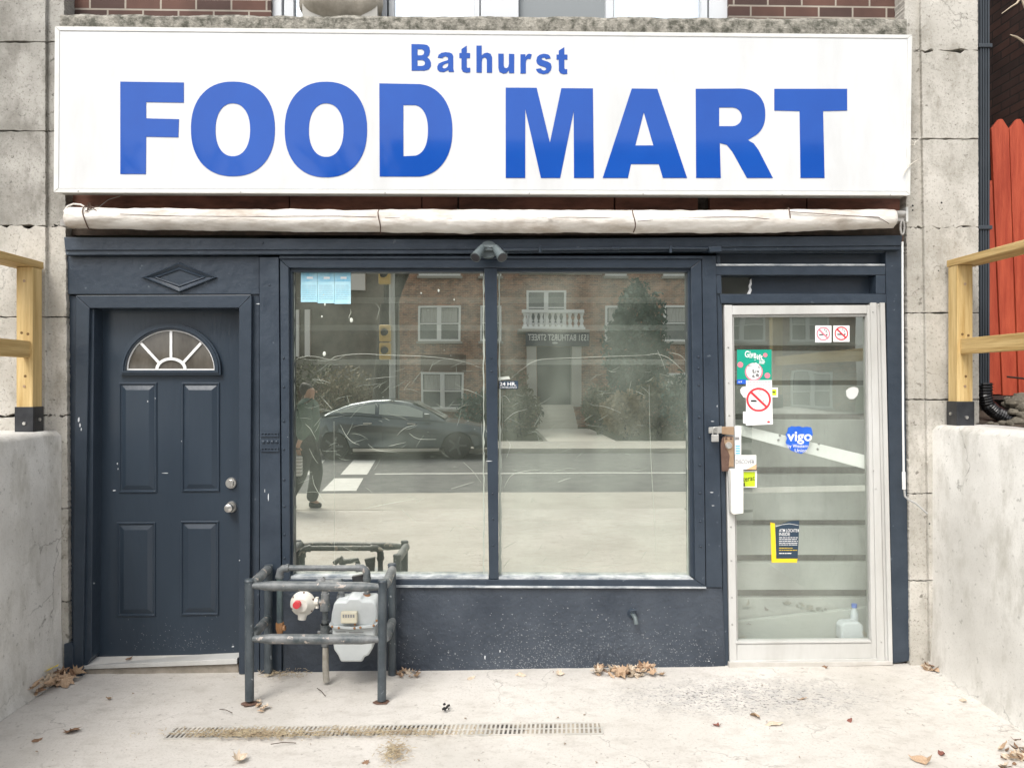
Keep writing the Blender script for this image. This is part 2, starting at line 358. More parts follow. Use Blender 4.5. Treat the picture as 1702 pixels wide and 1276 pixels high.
def jagblock(g, x0, y0, x1, y1, Y0, Y1, al=.5, at=.8, ar=.5, ab=.8):
    pts = jag((x0, y0), (x1, y0), 9, at) + jag((x1, y0), (x1, y1), 9, ar) + jag((x1, y1), (x0, y1), 9, ab) + jag((x0, y1), (x0, y0), 9, al)
    g.prism(pts, Y0, Y1)
# ================================================================== SETTING
def sheet(name, x0, x1, y0, y1, z, mt, th=.0):
    g = G().add([(x0, y0, z), (x1, y0, z), (x1, y1, z), (x0, y1, z)], [(0, 1, 2, 3)])
    return tag(mk(name, g, mt), kind='structure')
GRASS = mat('lawn', (.035, .05, .018), .95, (.09, .085, .04), 6, bump=.6)
sheet('ground', -400, 400, -400, 400, -.16, GRASS)
ASPH = mat('asphalt', (.115, .12, .118), .9, (.17, .172, .168), 3, bump=.4, bscale=80)
PAINT = mat('road_paint', (.72, .72, .69), .7, (.60, .60, .57), 4)
def curbed(name, y0, y1, z, mt): return tag(mk(name, G().box(-60, 60, y0, y1, -.15, z), mt), kind='structure')
YR0, YR1, YP = VY(12.05), VY(20.2), VY(10.45)
curbed('road', YR1, YR0, -.12, ASPH)
PAVE = curbed('pavement', YR0 + .002, YP - .006, 0, CONC2)
curbed('pavement', YR1 - 2.6, YR1 - .002, 0, CONC2)
curbed('forecourt', YP, .30, -.03, CONC2)
# the nearest concrete: a finely broken sheet with shallow relief and a drain slot left open
YDR = Gz(640, 1215.5).y
def ground_patch():
    g = G(); nx, ny = 150, 110; x0, x1, y0, y1 = -2.76, 2.62, YP + .004, .12
    for j in range(ny + 1):
        for i in range(nx + 1):
            x = x0 + (x1 - x0) * i / nx; y = y0 + (y1 - y0) * j / ny
            z = .004 + .004 * nz_.noise(Vector((x * 1.3, y * 1.3, 0))) + .0025 * nz_.noise(Vector((x * 9, y * 9, 3)))
            e = max(0, min(1, (y + .25) / .25)) * .010 * max(0, min(1, x / 1.5)) - .006 * (x < -1)
            if abs(y - YDR) < .07 and -2.2 < x < .65: z = .001; e = 0
            g.v.append(Vector((x, y, z + e)))
    for j in range(ny):
        for i in range(nx):
            a = j * (nx + 1) + i; g.f.append((a, a + 1, a + nx + 2, a + nx + 1))
    return mk('forecourt_surface', g, CONC, smooth=60)
tag(ground_patch(), kind='structure')
# road paint
def paint(pts):
    v = []
    for (x, y) in pts:
        d = (H + .12) * F / (y - CY); v.append(Vector((V(x, CY, d).x, VY(d), -.116)))
    tag(mk('crosswalk_marking', G().add(v, [tuple(range(len(v)))]), PAINT), kind='structure')
paint([(588, 764), (624, 764), (610, 788), (566, 788)]); paint([(556, 794), (604, 794), (592, 815), (535, 815)])
paint([(487, 764), (540, 764), (520, 788), (487, 788)]); 
tag(mk('lane_marking', G().box(V(612, 700, 14.8).x, 30, VY(15.7), VY(15.55), -.118, -.114), PAINT), kind='structure')

# ================================================================== SHOP BUILDING
Bd = thing('shop_building', (0, .1, 0), 'brick and limestone building with a navy painted shopfront between two low concrete walls', 'building')
def bp(name, g, mt, parent=Bd, **k): return mk(name, g, mt, parent, **k)
# upper brick wall around the upstairs window
zt = 7.2
g = G()
x_l, x_w0, x_w1, x_r = P(100, 10, .08).x, P(449, 10, .08).x, P(1213, 10, .08).x, P(1492, 10, .08).x
zl = P(851, 36, .08).z
g.box(x_l - .02, x_w0, .10, .34, zl - .1, zt); g.box(x_w1, x_r + .02, .10, .34, zl - .1, zt); g.box(x_w0 + .001, x_w1 - .001, .10, .34, zl + 1.7, zt)
bp('brick_wall', g, BRICKF)
g = G().box(-9, P(-26, 300, -.02).x, .14, .3, -.1, zt); bp('brick_wall', g, BRICKF)
g = G().box(-9, 2.78, .35, 7.5, zt - .15, zt); bp('roof', g, MORT)
xs_ = P(1627, 300, 0).x
g = G().box(xs_ - .26, xs_ - .01, .3, 7.5, -.1, zt); bp('side_wall', g, BRICKS)
# piers of limestone blocks
def pier(cols, joints, Y, mats, jL, jR, side):
    for (xa, xb, xa2, xb2, Yb) in cols:
        for k in range(len(joints) - 1):
            y0, y1 = joints[k], joints[k + 1]; mt = mats(k, y0)
            t0, t1 = (y0) / 1276, (y1) / 1276
            def X(a, a2, t): return a + (a2 - a) * t
            g = G(); big = 4.0 if (joints[k] in BIG) else .9; big2 = 2.5 if (joints[k + 1] in BIG) else .9
            A, B, C, D_ = (X(xa, xa2, t0) + .6, y0 + 1.0), (X(xb, xb2, t0) - .6, y0 + 1.0), (X(xb, xb2, t1) - .6, y1 - 1.0), (X(xa, xa2, t1) + .6, y1 - 1.0)
            n = 12
            pts = jag(A, B, n, big) + jag(B, C, 46, jR if (xb, side) in EDGE else .4) + jag(C, D_, n, big2) + jag(D_, A, 46, jL if (xa, side) in EDGE else .4)
            g.prism(pts, Yb, .10)
            bp('stone_block', g, mt, bevel=.0025)
BIG = {378, 688, 84, 386}
EDGE = {(107, 'l'), (1503, 'r')}
BIG = {376, 690}
pier([(-26, 76, -26, 76, -.04), (76, 107, 79, 116, -.015)], [-40, 70, 218, 376, 527, 690, 845, 1000, 1150], 0, lambda k, y: STONED if y < 376 else STONE, .4, .7, 'l')
BIG = {84, 378}
pier([(1530, 1626, 1548, 1630, -.04), (1503, 1530, 1514, 1548, -.015)], [-40, 84, 231, 378, 520, 664, 820, 965, 1120], 0, lambda k, y: STONED if y == 0 else STONE, .7, .4, 'r')
g = G().rect(-30, -60, 108, 1150, .02, .13); bp('mortar_core', g, MORT)
g = G().rect(1506, -60, 1626, 1150, .02, .13); bp('mortar_core', g, MORT)
# mossy ledge under the upstairs window
g = G(); n = 420; prof = [(26, -.02), (24.5, -.085), (28, -.105), (40, -.108), (54, -.104), (68, -.10)]
for i in range(n + 1):
    t = i / n; x = 100 + 1407 * t
    for k, (yy_, Y) in enumerate(prof):
        a_ = 1.6 if k < 3 else .5
        g.v.append(P(x, yy_ + 8 * t + a_ * nz_.noise(Vector((i * .11, k * .5, 0))) * 1.5 + a_ * .5 * nz_.noise(Vector((i * .6, k, 5))), Y + .008 * nz_.noise(Vector((i * .25, k * .8, 9)))))
m_ = len(prof)
for i in range(n):
    for k in range(m_ - 1): a = i * m_ + k; g.f.append((a, a + m_, a + m_ + 1, a + 1))
g.rect(100, 40, 1507, 60, -.02, .09)
bp('stone_ledge', g, LEDGE)
# upstairs window
Wn = bp('window', G().box(x_w0 + .002, x_w1 - .002, .20, .24, zl - .02, zl + .02), UPVC)
def up(x0, x1, Y0, Y1, mt=UPVC, nm='frame', z1=1.68):
    a, b = P(x0, 10, Y0).x, P(x1, 10, Y0).x
    return bp(nm, G().box(a, b, Y0, Y1, zl - .08, zl + z1), mt, Wn, bevel=.003)
for (a, b) in ((451, 468), (472, 488), (634, 643), (646, 655), (788, 797), (799, 862), (1007, 1020), (1166, 1176), (1179, 1210)): up(a, b, .13, .20)
for (a, b) in ((655, 788), (1020, 1166), (488, 634)): up(a, b, .165, .170, GLASSU, 'pane')
up(862, 1007, .185, .19, GLASSU, 'pane')
g = G().box(x_w0, x_w1, .12, .22, zl + 1.62, zl + 1.71); bp('frame', g, UPVC, Wn)
CUR = mat('window_blind', (.55, .6, .66), .7)
CUR2 = mat('insect_screen', (.23, .25, .26), .7)
up(492, 1164, .24, .25, CUR, 'blind'); up(862, 1007, .176, .178, CUR2, 'insect_screen')
# wall strip behind sign and awning
g = G()
for (a, b) in ((108, 480), (482, 700), (702, 760), (763, 1020), (1023, 1160), (1180, 1340), (1342, 1504)): g.rect(a, 300, b, 358, .055 + random.uniform(0, .012), .10)
bp('red_board_strip', g, REDWALL, bevel=.002)
g = G().rect(108, 354, 1504, 391, .05, .12); bp('awning_recess', g, mat('brown_lintel', (.045, .032, .022), .8, (.10, .07, .05), 9, bump=.4))
g = G().box(-2.8, 2.75, .10, .34, P(851, 391, .1).z, zl - .05); bp('lintel_core', g, MORT)
# ---- shopfront frame
def f(pts, Y0, Y1=.12, nm='shopfront_frame', mt=BLUE, bev=.003, par=Bd): return bp(nm, G().prism(pts, Y0, Y1), mt, par, bevel=bev)
f([(106, 394), (800, 398), (1500, 391), (1499, 408), (800, 414), (108, 416)], -.055)
f([(107, 416), (800, 414.5), (1499, 408.5), (1499, 415), (1190, 417), (800, 421), (110, 424)], -.045)
f([(110, 426), (431, 426), (431, 489), (113, 489)], .0, mt=BLUE)          # above the side door
f([(113, 490), (127, 492), (121, 1124), (117, 1124)], .02)
f([(126, 491), (418, 490), (397, 511.5), (149, 512)], -.022, mt=BLUE2, nm='door_casing')
f([(126, 491.6), (148.6, 512), (137, 1124), (121, 1124)], -.0225, mt=BLUE2, nm='door_casing')
f([(418, 490.6), (414, 1120), (397, 1120), (397.4, 511.5)], -.0225, mt=BLUE2, nm='door_casing')
f([(149, 512.5), (156.5, 513), (152, 1092), (140, 1112)], .0, .14, mt=BLUE2, nm='door_jamb')
f([(419, 427), (431, 427), (431, 1118), (414.6, 1120)], .012)
f([(431, 427), (463, 427), (468, 1118), (432, 1118)], -.016, nm='pilaster')
g = G()
for y in (719, 724, 744, 749): g.rect(433, y - 1.4, 463, y + 1.4, -.024, -.014)
for k in range(4): c = P(438 + k * 7.3, 734, -.016); g.ball(c, .011, 10)
for k in range(6):
    for y in (721.5, 746.5): g.ball(P(434.5 + k * 5.4, y, -.016), .0075, 8)
bp('pilaster_moulding', g, BLUE, smooth=50)
f([(464, 425), (1169, 425), (1169, 430), (464, 430)], -.02)
def dia(rx, ry): return [(298 - rx, 461), (298, 461 - ry), (298 + rx, 461), (298, 461 + ry)]
def rings(nm, prof):
    g = G(); V4 = [[P(x, y, Y) for x, y in dia(rx, ry)] for rx, ry, Y in prof]
    for k in range(len(V4) - 1): g.add(V4[k] + V4[k + 1], [(i, (i + 1) % 4, (i + 1) % 4 + 4, i + 4) for i in range(4)])
    g.add(V4[-1], [(0, 1, 2, 3)]); return bp(nm, g, BLUE2)
rings('diamond_moulding', [(63, 25, 0), (62, 24.5, -.014), (59, 23, -.020), (52, 19.5, -.012), (45, 16.5, -.006), (41.5, 14.8, -.013), (38, 13, -.012), (35, 12, -.004)])
g = G(); CH = random.Random(4)
for x, y, a_, b_, Y in [(131, 697, 1.6, 5, -.023), (133, 706, 1.2, 4, -.023), (135, 713, .9, 3, -.023), (245.5, 667, 1, 1.6, .087), (189.5, 815, 3, 1, .0985), (162.5, 1023, 1, 2, .0985), (153, 1079, .9, 2.4, .098), (387, 1074, 2.4, 1.3, .0985), (258, 662, .7, 1, .09), (302, 733, .8, 1, .0985), (274, 786, 5, .6, .0985), (314, 720, 1.6, 1.2, .0985), (320, 926, .8, 1.2, .0985), (151, 978, 1, 2, .02), (156, 969, .8, 1.4, .02), (398, 931, 1, 1, -.024), (195, 770, 1, 2, .0985), (196, 779, .7, 2, .0985), (258, 815, .7, 1, .0985), (446, 1110, 1, 1.6, -.017), (446, 1100, .7, 1.2, -.017),
        (806, 1092, 1.4, 3.4, .0035), (831, 1082, 1, 2.4, .0035), (1178, 1098, 2, .7, .0035), (1192, 675, .6, 2, -.005), (1184, 700, 3, .5, -.005), (1183, 818, 3, .6, -.005), (1185, 840, 2.4, .6, -.005), (478, 726, .5, .5, -.009), (430, 505, 5, .8, .011), (812, 766, 6, .6, -.005), (446, 826, 1, 6, -.017), (440, 815, .6, 3, -.017)]:
    pts_ = [(x + a_ * math.cos(t) * CH.uniform(.6, 1.2), y + b_ * math.sin(t) * CH.uniform(.6, 1.2)) for t in [k * math.pi / 4 for k in range(8)]]; g.prism(pts_, Y, Y + .001)
bp('paint_chips', g, mat('chip_white', (.62, .64, .66), .7))
g = G(); 
for k in range(150):
    x, y = CH.gauss(300, 60), 1080 - abs(CH.gauss(0, 22)); 
    if 160 < x < 392: r_ = CH.uniform(.25, .8); g.prism([(x - r_, y - r_ * .6), (x + r_, y - r_ * .4), (x + r_ * .7, y + r_)], .0985, .099)
for k in range(1500):
    x = CH.choice([CH.uniform(660, 1196), CH.gauss(1040, 110), CH.gauss(900, 60)]); y = 1112 - abs(CH.gauss(0, 46))
    if y > 990 and 655 < x < 1196: r_ = CH.uniform(.45, 1.1) * (1.6 if CH.random() < .08 else 1); g.prism([(x - r_, y - r_ * .5), (x + r_, y - r_ * .6), (x + r_ * .7, y + r_ * .8)], .0032, .0037)
tag(bp('dust_spatter', g, mat('dust_grey', (.17, .19, .21), .8, (.30, .31, .32), 9)), kind='stuff')
f([(106, 1070), (118, 1068), (121, 1076), (120, 1123), (106, 1123)], -.035, .02, nm='end_box')
g = G()
for x, y, r_ in ((1517, 342, .0065), (1517, 349.5, .0055), (1565, 337, .006), (1560, 450, .004), (1545, 870, .005)): c = P(x, y, -.041 if x > 1530 else -.016); g.tube([c, c + Vector((0, .0005, 0))], r_, 10)
bp('anchor_hole', g, BLK)
# window surround: outer frame mitred, inner stop, mullion
f([(465, 431), (1166, 431), (1148, 445), (480, 445)], -.008, nm='window_surround', mt=BLUE2)
f([(465, 431.6), (479.5, 445), (482, 962), (469, 974)], -.0085, nm='window_surround')
f([(1166, 431.6), (1173, 975), (1156, 963), (1148.6, 445)], -.0085, nm='window_surround')
f([(469, 974.4), (482, 962.6), (1156, 963.6), (1173, 975.4)], -.0085, nm='window_surround')
f([(480, 445.5), (1148, 445.5), (1144, 452), (485, 452)], .02, nm='glazing_stop', mt=BLUE2)
f([(480, 446), (486, 452), (487, 957), (482.5, 962)], .02, nm='glazing_stop', mt=BLUE2)
f([(1148, 446), (1155.5, 962), (1147, 957), (1143, 452)], .02, nm='glazing_stop', mt=BLUE2)
f([(805, 446), (826, 446), (829, 962), (813, 962)], -.004, nm='mullion', mt=BLUE2)
STRIP = mat('worn_white_strip', (.62, .64, .64), .5, (.16, .19, .22), 9, detail=8, stretch=(1, 1, 3))
f([(483, 957), (812, 957.6), (812, 962), (483, 962)], .0, .10, nm='sill_strip', mt=STRIP, bev=.001)
f([(829, 958), (1148, 959), (1154, 963), (829, 962.4)], .0, .10, nm='sill_strip', mt=STRIP, bev=.001)
f([(640, 972.5), (1174, 975.2), (1174, 977.8), (640, 976)], -.020, .02, nm='sill_strip', mt=STRIP, bev=.001)
g = G()
for y in (595, 643, 700, 747, 797, 841, 888, 927): g.ball(P(470.5 + (y - 431) * .005, y, -.0085), .0075, 8)
for y in (593, 612, 640, 693, 727, 773, 819, 866, 908): g.ball(P(1159 + (y - 431) * .012, y, -.0085), .0075, 8)
for y in (595, 617, 820, 862, 906): g.ball(P(815.5 + (y - 431) * .009, y, -.004), .006, 8)
g.ball(P(437, 404, -.055), .006, 8); g.ball(P(448, 474, -.016), .006, 8); g.ball(P(430 + 2, 1012, -.016), .006, 8)
bp('rivets', g, BLUE2, smooth=60)
f([(1167, 425), (1190, 425), (1201, 976), (1174, 976)], -.004, nm='pilaster')
f([(469, 976), (1201, 976.5), (1206, 1114), (470, 1118)], .004, nm='stall_riser', mt=BLUEROUGH)
f([(1190.5, 425), (1197, 425), (1200, 505), (1212, 1108), (1203, 1112), (1201.5, 976)], .012)
# over the shop door
f([(1190, 415.5), (1471, 415.5), (1471, 420), (1190, 420)], .0)
f([(1190.6, 421), (1471, 421), (1471, 438), (1190.6, 438)], .06, mt=BLUE2)
f([(1190, 438.6), (1471, 438.6), (1471, 441.6), (1190, 441.6)], -.004, mt=STRIP, bev=.001, nm='sill_strip')
f([(1190, 442), (1472, 442), (1472, 457), (1190, 457)], .0)
f([(1456, 457.5), (1472, 457.5), (1472, 488), (1456, 488)], .0)
f([(1190, 457.5), (1199, 457.5), (1200, 488), (1192, 488)], .001)
f([(1196, 488.5), (1473, 488.5), (1473, 504), (1199, 504)], .0)
pts = [(1251, 456), (1458, 456), (1458, 489), (1247, 489), (1249, 483), (1246, 478), (1250, 472), (1248, 465)]
f(pts, .085, .12, mt=BLUE2, bev=0, nm='transom_panel')
g = G().prism([(1246.5, 466), (1248.6, 463), (1249.5, 472), (1247.6, 477), (1249.5, 482), (1247, 489), (1242, 488.5), (1245.5, 481), (1244.5, 474), (1247, 470)], .08, .09)
bp('broken_paint_edge', g, PAPER)
f([(1472, 415.5), (1501, 409), (1512, 1098), (1484, 1102)], .0, nm='shopfront_frame')
# ================================================================== interior
g = G(); g.box(-2.7, 2.75, .6, 6.0, -.02, .0); bp('interior_floor', g, INTF)
g = G(); g.box(-2.7, 2.75, 5.0, 5.1, 0, 2.7); g.box(-1.42, -1.38, .14, 5, 0, 2.7); g.box(2.55, 2.6, .14, 5, 0, 2.7); bp('interior_wall', g, DARK)
g = G(); g.box(-2.7, 2.75, .13, 5, 2.6, 2.65); bp('ceiling', g, DARK)
for (y0, y1) in ((494, 503), (540, 549), (597, 606)):
    g = G().rect(486, y0, 1142, y1, .30, .33); bp('shelf_rail', g, PALE)
g = G(); ys = [500, 580, 637, 692, 783, 871, 929, 985]
g.rect(1190, 440, 1500, 1150, .30, .32); bp('slat_wall', g, SLATG)
pr = [(445, 496), (500, 574), (583, 632), (640, 688), (697, 776), (788, 864), (874, 922), (934, 980), (993, 1050)]
for a, b in pr:
    bp('slat_board', G().rect(1190, a, 1500, b, .25, .30), SLAT, bevel=.004)
f([(1200, 704), (1240, 708), (1470, 764), (1470, 788), (1225, 722), (1200, 720)], .065, .085, nm='diagonal_brace', mt=PALE)
g = G()
for x, y in ((1296, 723), (1294, 731), (1361, 737), (1359, 746)): g.ball(P(x, y, .063), .008, 8)
bp('brace_bolts', g, PGREY, smooth=60)
f([(1205, 1035), (1480, 1005), (1480, 1100), (1205, 1100)], .20, .24, nm='entry_kerb', mt=mat('entry_kerb', (.40, .43, .41), .6))
# ================================================================== side door
Dr = bp('door', G().prism([(150, 508), (400, 508), (399, 1092), (149, 1094)], .10, .14), BLUEDOOR, bevel=.002)
def raised(x0, y0, x1, y1, Y=.10):
    g = G(); a = .012
    A, B = P(x0, y0, Y), P(x1, y1, Y); xa, xb, zt_, zb = A.x, B.x, A.z, B.z
    def ring(i0, d0, i1, d1):
        v = []
        for (i, d) in ((i0, d0), (i1, d1)):
            v += [(xa + i, Y - d, zt_ - i), (xb - i, Y - d, zt_ - i), (xb - i, Y - d, zb + i), (xa + i, Y - d, zb + i)]
        g.add(v, [(k, (k + 1) % 4, (k + 1) % 4 + 4, k + 4) for k in range(4)])
    prof = [(0, -.001), (.004, .008), (.010, .009), (.015, .001), (.020, .0005), (.047, .0105)]
    for k in range(len(prof) - 1): ring(*prof[k], *prof[k + 1])
    i, d = prof[-1]; g.add([(xa + i, Y - d, zt_ - i), (xb - i, Y - d, zt_ - i), (xb - i, Y - d, zb + i), (xa + i, Y - d, zb + i)], [(0, 1, 2, 3)])
    return mk('door_panel', g, BLUEDOOR, Dr)
raised(197.5, 635, 262, 819); raised(302, 635, 366, 817); raised(194, 867, 259.5, 1024); raised(300.5, 865, 364.5, 1022)
def arch(cx, cy, rx, ry, n=28): return arc(cx, cy, rx, ry, 0, 180, n, 2.0)
cx_, cy_ = 284, 619
def ringshape(nm, o, i, Y0, th, mt): return shape(nm, [o, i], Y0, mt, Dr, th)
ringshape('fanlight_frame', arch(cx_, cy_ - 4, 84, 77) + [(200, 623), (368, 623)], arch(cx_, cy_ - 4, 74, 67) + [(210, 615.5), (358, 615.5)], .088, .03, BLUEDOOR)
ringshape('fanlight_frame', arch(cx_, cy_ - 4, 80.5, 73.5) + [(203.5, 619.5), (364.5, 619.5)], arch(cx_, cy_ - 4, 77, 70) + [(207, 616.5), (361, 616.5)], .083, .036, BLUEDOOR)
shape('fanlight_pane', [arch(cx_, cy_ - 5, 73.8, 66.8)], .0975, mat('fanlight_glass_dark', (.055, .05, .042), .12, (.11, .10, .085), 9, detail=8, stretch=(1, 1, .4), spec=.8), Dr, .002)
g = G()
def bar(a, b, wd, Y0=.088, Y1=.095):
    d = Vector((b[0] - a[0], b[1] - a[1])); d.normalize(); nrm = Vector((-d.y, d.x)) * wd / 2
    g.prism([(a[0] + nrm.x, a[1] + nrm.y), (b[0] + nrm.x, b[1] + nrm.y), (b[0] - nrm.x, b[1] - nrm.y), (a[0] - nrm.x, a[1] - nrm.y)], Y0, Y1)
bar((284, 595), (284, 550), 4.2); bar((265, 604), (234, 570), 4.2); bar((303, 604), (334, 570), 4.2)
a1 = arc(284, 614, 26, 20, 0, 180, 16); a2 = arc(284, 614, 21, 15.5, 0, 180, 16)
for k in range(16): g.prism([a1[k], a1[k + 1], a2[k + 1], a2[k]], .0875, .095)
bar((211, 614), (357, 614), 2.2); a1 = arc(284, 615, 73.5, 66.5, 0, 180, 30); a2 = arc(284, 615, 71.5, 64.8, 0, 180, 30)
for k in range(30): g.prism([a1[k], a1[k + 1], a2[k + 1], a2[k]], .0875, .095)
mk('muntins', g, mat('muntin_white', (.80, .80, .79), .4), Dr)
def knob(x, y, nm, big):
    g = G(); c = P(x, y, .10)
    g.tube([c, c + Vector((0, -.012, 0))], [.034, .031], 24)
    if big:
        g.tube([c + Vector((0, -.012, 0)), c + Vector((0, -.035, 0))], .014, 16)
        g.tube([c + Vector((0, -.035, 0)), c + Vector((0, -.042, 0)), c + Vector((0, -.062, 0)), c + Vector((0, -.066, 0))], [.018, .026, .024, .016], 20)
    else: g.tube([c + Vector((0, -.012, 0)), c + Vector((0, -.024, 0))], [.022, .019], 20); g.obox(c + Vector((0, -.025, 0)), (.003, .003, .012))
    mk(nm, g, STEEL, Dr, smooth=40)
knob(384.5, 802.5, 'deadbolt', False); knob(385, 842, 'door_knob', True)
g = G().prism([(140, 1106), (394, 1094), (394, 1103), (137, 1112)], -.005, .13); th = bp('door_threshold', g, ALU, bevel=.002)
g = G(); A = [P(157, 1091, .10), P(395, 1086, .10), P(394, 1094, -.004), P(140, 1106, -.004)]; g.slab(A, Vector((0, 0, -.01))); bp('door_threshold', g, mat('pale_threshold', (.55, .53, .48), .5, (.66, .64, .60), 8))
g = G().prism([(137, 1112.5), (396, 1103.5), (396, 1120), (137, 1128)], .012, .13); bp('concrete_step', g, mat('step_concrete', (.24, .215, .175), .9, (.36, .32, .27), 9, bump=.6))
# ================================================================== display windows
def pane(pts, mt, nm, tilt):
    a = [P(x, y, YM) for x, y in pts]; c = sum(a, Vector()) / 4
    a = [p + Vector((0, (p.x - c.x) * tilt, 0)) for p in a]
    return bp(nm, G().add(a, [(0, 1, 2, 3)]), mt)
PL = pane([(480, 447), (812, 447), (814, 964), (480, 964)], GLASSW, 'window_pane', 0)
PR = pane([(820, 447), (1150, 447), (1158, 964), (822, 964)], GLASSW2, 'window_pane', 0.002)
def crease(pts, wd, par, Y=YM - .004):
    g = G(); n = len(pts)
    # smooth
    sm = []
    for i in range(n - 1):
        p0 = pts[max(0, i - 1)]; p1 = pts[i]; p2 = pts[i + 1]; p3 = pts[min(n - 1, i + 2)]
        for k in range(6):
            t = k / 6; f_ = lambda a, b, c, d: .5 * (2 * b + (c - a) * t + (2 * a - 5 * b + 4 * c - d) * t * t + (3 * b - a - 3 * c + d) * t ** 3)
            sm.append((f_(p0[0], p1[0], p2[0], p3[0]), f_(p0[1], p1[1], p2[1], p3[1])))
    sm.append(pts[-1]); N = len(sm)
    path = [P(x, y, Y) for x, y in sm]; rs = [max(.0004, .62 * wd * math.sin(math.pi * (i + .5) / N)) for i in range(N)]
    g.tube(path, rs, 5); mk('film_crease', g, FILM, par, smooth=80)
for pts, wd in (([(492, 592), (510, 597), (545, 599), (560, 592), (600, 588), (640, 590), (700, 592), (752, 597), (780, 604), (804, 613)], .0016),
                ([(487, 610), (494, 596), (520, 592), (555, 598), (575, 589)], .0013), ([(608, 630), (640, 627), (660, 625)], .001), ([(518, 630), (535, 632), (550, 637)], .0012),
                ([(560, 683), (590, 675), (622, 667)], .0012), ([(566, 706), (574, 722), (585, 734), (597, 739)], .0014), ([(612, 738), (622, 746), (640, 750), (652, 748)], .0014),
                ([(660, 723), (672, 712), (690, 706)], .0013), ([(680, 720), (695, 729), (725, 730)], .0013), ([(646, 741), (660, 738), (674, 735)], .001),
                ([(602, 846), (625, 841), (650, 836), (690, 829)], .0014), ([(690, 836), (704, 828)], .001), ([(775, 871), (785, 874), (797, 882)], .0012), ([(757, 873), (768, 875)], .001),
                ([(508, 705), (516, 713), (525, 730)], .0012), ([(536, 662), (545, 672), (552, 680)], .0014), ([(519, 790), (522, 805), (530, 820), (540, 835)], .0013), ([(514, 745), (520, 758), (528, 770)], .001),
                ([(770, 768), (785, 782), (800, 802)], .0011), ([(750, 812), (770, 806), (787, 801)], .0011), ([(668, 846), (680, 858), (697, 872)], .0010), ([(760, 646), (780, 649), (804, 660)], .0013),
                ([(623, 503), (630, 512), (629, 520), (626, 531)], .0014), ([(582, 513), (583, 520), (580, 528), (588, 534)], .002), ([(640, 925), (642, 960)], .0007), ([(555, 700), (556, 960)], .0006),
                ([(800, 700), (804, 800), (803, 900)], .0012), ([(570, 908), (585, 915), (612, 918)], .001)): crease(pts, wd, PL)
for pts, wd in (([(848, 630), (870, 612), (896, 598), (950, 595), (1020, 592), (1075, 590), (1095, 586)], .0017), ([(1075, 590), (1090, 588), (1110, 594), (1125, 606), (1139, 620)], .0015),
                ([(1093, 582), (1101, 600), (1106, 615)], .001), ([(1057, 650), (1066, 654), (1071, 657)], .0012), ([(838, 700), (855, 686), (876, 680)], .0012), ([(832, 660), (840, 658), (848, 668)], .001),
                ([(838, 810), (848, 792), (862, 785), (890, 780)], .0014), ([(990, 673), (1010, 677), (1032, 686)], .001), ([(1079, 640), (1080, 700), (1083, 780), (1088, 860), (1091, 935)], .0011),
                ([(842, 730), (848, 740), (842, 760)], .0012), ([(928, 801), (938, 797), (948, 794)], .0012), ([(836, 650), (834, 760), (835, 940)], .0012), ([(890, 940), (960, 944), (1030, 939)], .0009),
                ([(1010, 615), (1018, 618), (1024, 617)], .0011), ([(1110, 585), (1130, 590), (1140, 600)], .0012)): crease(pts, wd, PR)
FILM2 = mat('plastic_film_scratch', (.42, .46, .40), .35)
fr_ = random.Random(17)
for PX, x0_, x1_, nn_ in ((PL, 492, 800, 80), (PR, 834, 1140, 60)):
    for cl in range(4):
        g = G()
        for k in range(nn_ // 4):
            x, y = fr_.uniform(x0_, x1_ - 30), fr_.choice([fr_.uniform(600, 760), fr_.uniform(600, 950)]); L_ = fr_.uniform(6, 34); a_ = fr_.gauss(-.25, .6); bb_ = fr_.uniform(-.25, .25)
            pp = [P(min(x1_ + 2, max(x0_ - 3, x + L_ * t * math.cos(a_))), y + L_ * t * math.sin(a_) + bb_ * L_ * 4 * t * (1 - t) * .5, YM - .004) for t in (0, .2, .4, .6, .8, 1)]
            g.tube(pp, [.0002, .0005, .0007, .0006, .0004, .0002], 4)
        mk('film_scratches', g, FILM2, PX)
# milky edge of the plastic sheet round each pane
for PX, X0, X1 in ((PL, 486.5, 805), (PR, 828.5, 1144)):
    for (xa_, xb_) in ((X0, X0 + 3), (X1 - 2.5, X1)):
        pts_ = jag((xa_, 452), (xb_, 452), 2, .5) + jag((xb_, 452), (xb_ + (X0 > 800) * 2, 956), 50, 1.1) + jag((xb_ + (X0 > 800) * 2, 956), (xa_ + 1, 956), 2, .5) + jag((xa_ + 1, 956), (xa_, 452), 50, .7)
        mk('film_edge', G().prism(pts_, YM - .0035, YM - .0025), FILM2, PX)
# loose white blobs of glue
g = G()
rr = random.Random(3)
for k in range(26): g.ball(P(rr.uniform(490, 800), rr.uniform(455, 740), YM - .003), rr.uniform(.0008, .0022), 6, (1, .3, 1))
for x, y, s_ in ((501, 465, 1.6), (729, 483, 2.4), (540, 506, 2.4), (535, 526, 2), (584, 532, 4), (539, 588, 4), (700, 487, 1.5), (755, 498, 1.5), (538, 490, 2)): g.ball(P(x, y, YM - .003), s_ * .0024, 8, (1, .3, 1.5))
mk('glue_spots', g, FILM, PL)
g = G().prism([(828, 627), (846, 625), (848, 630), (828, 631.5)], YM - .004, YM - .003); mk('glue_patch', g, FILM, PR)
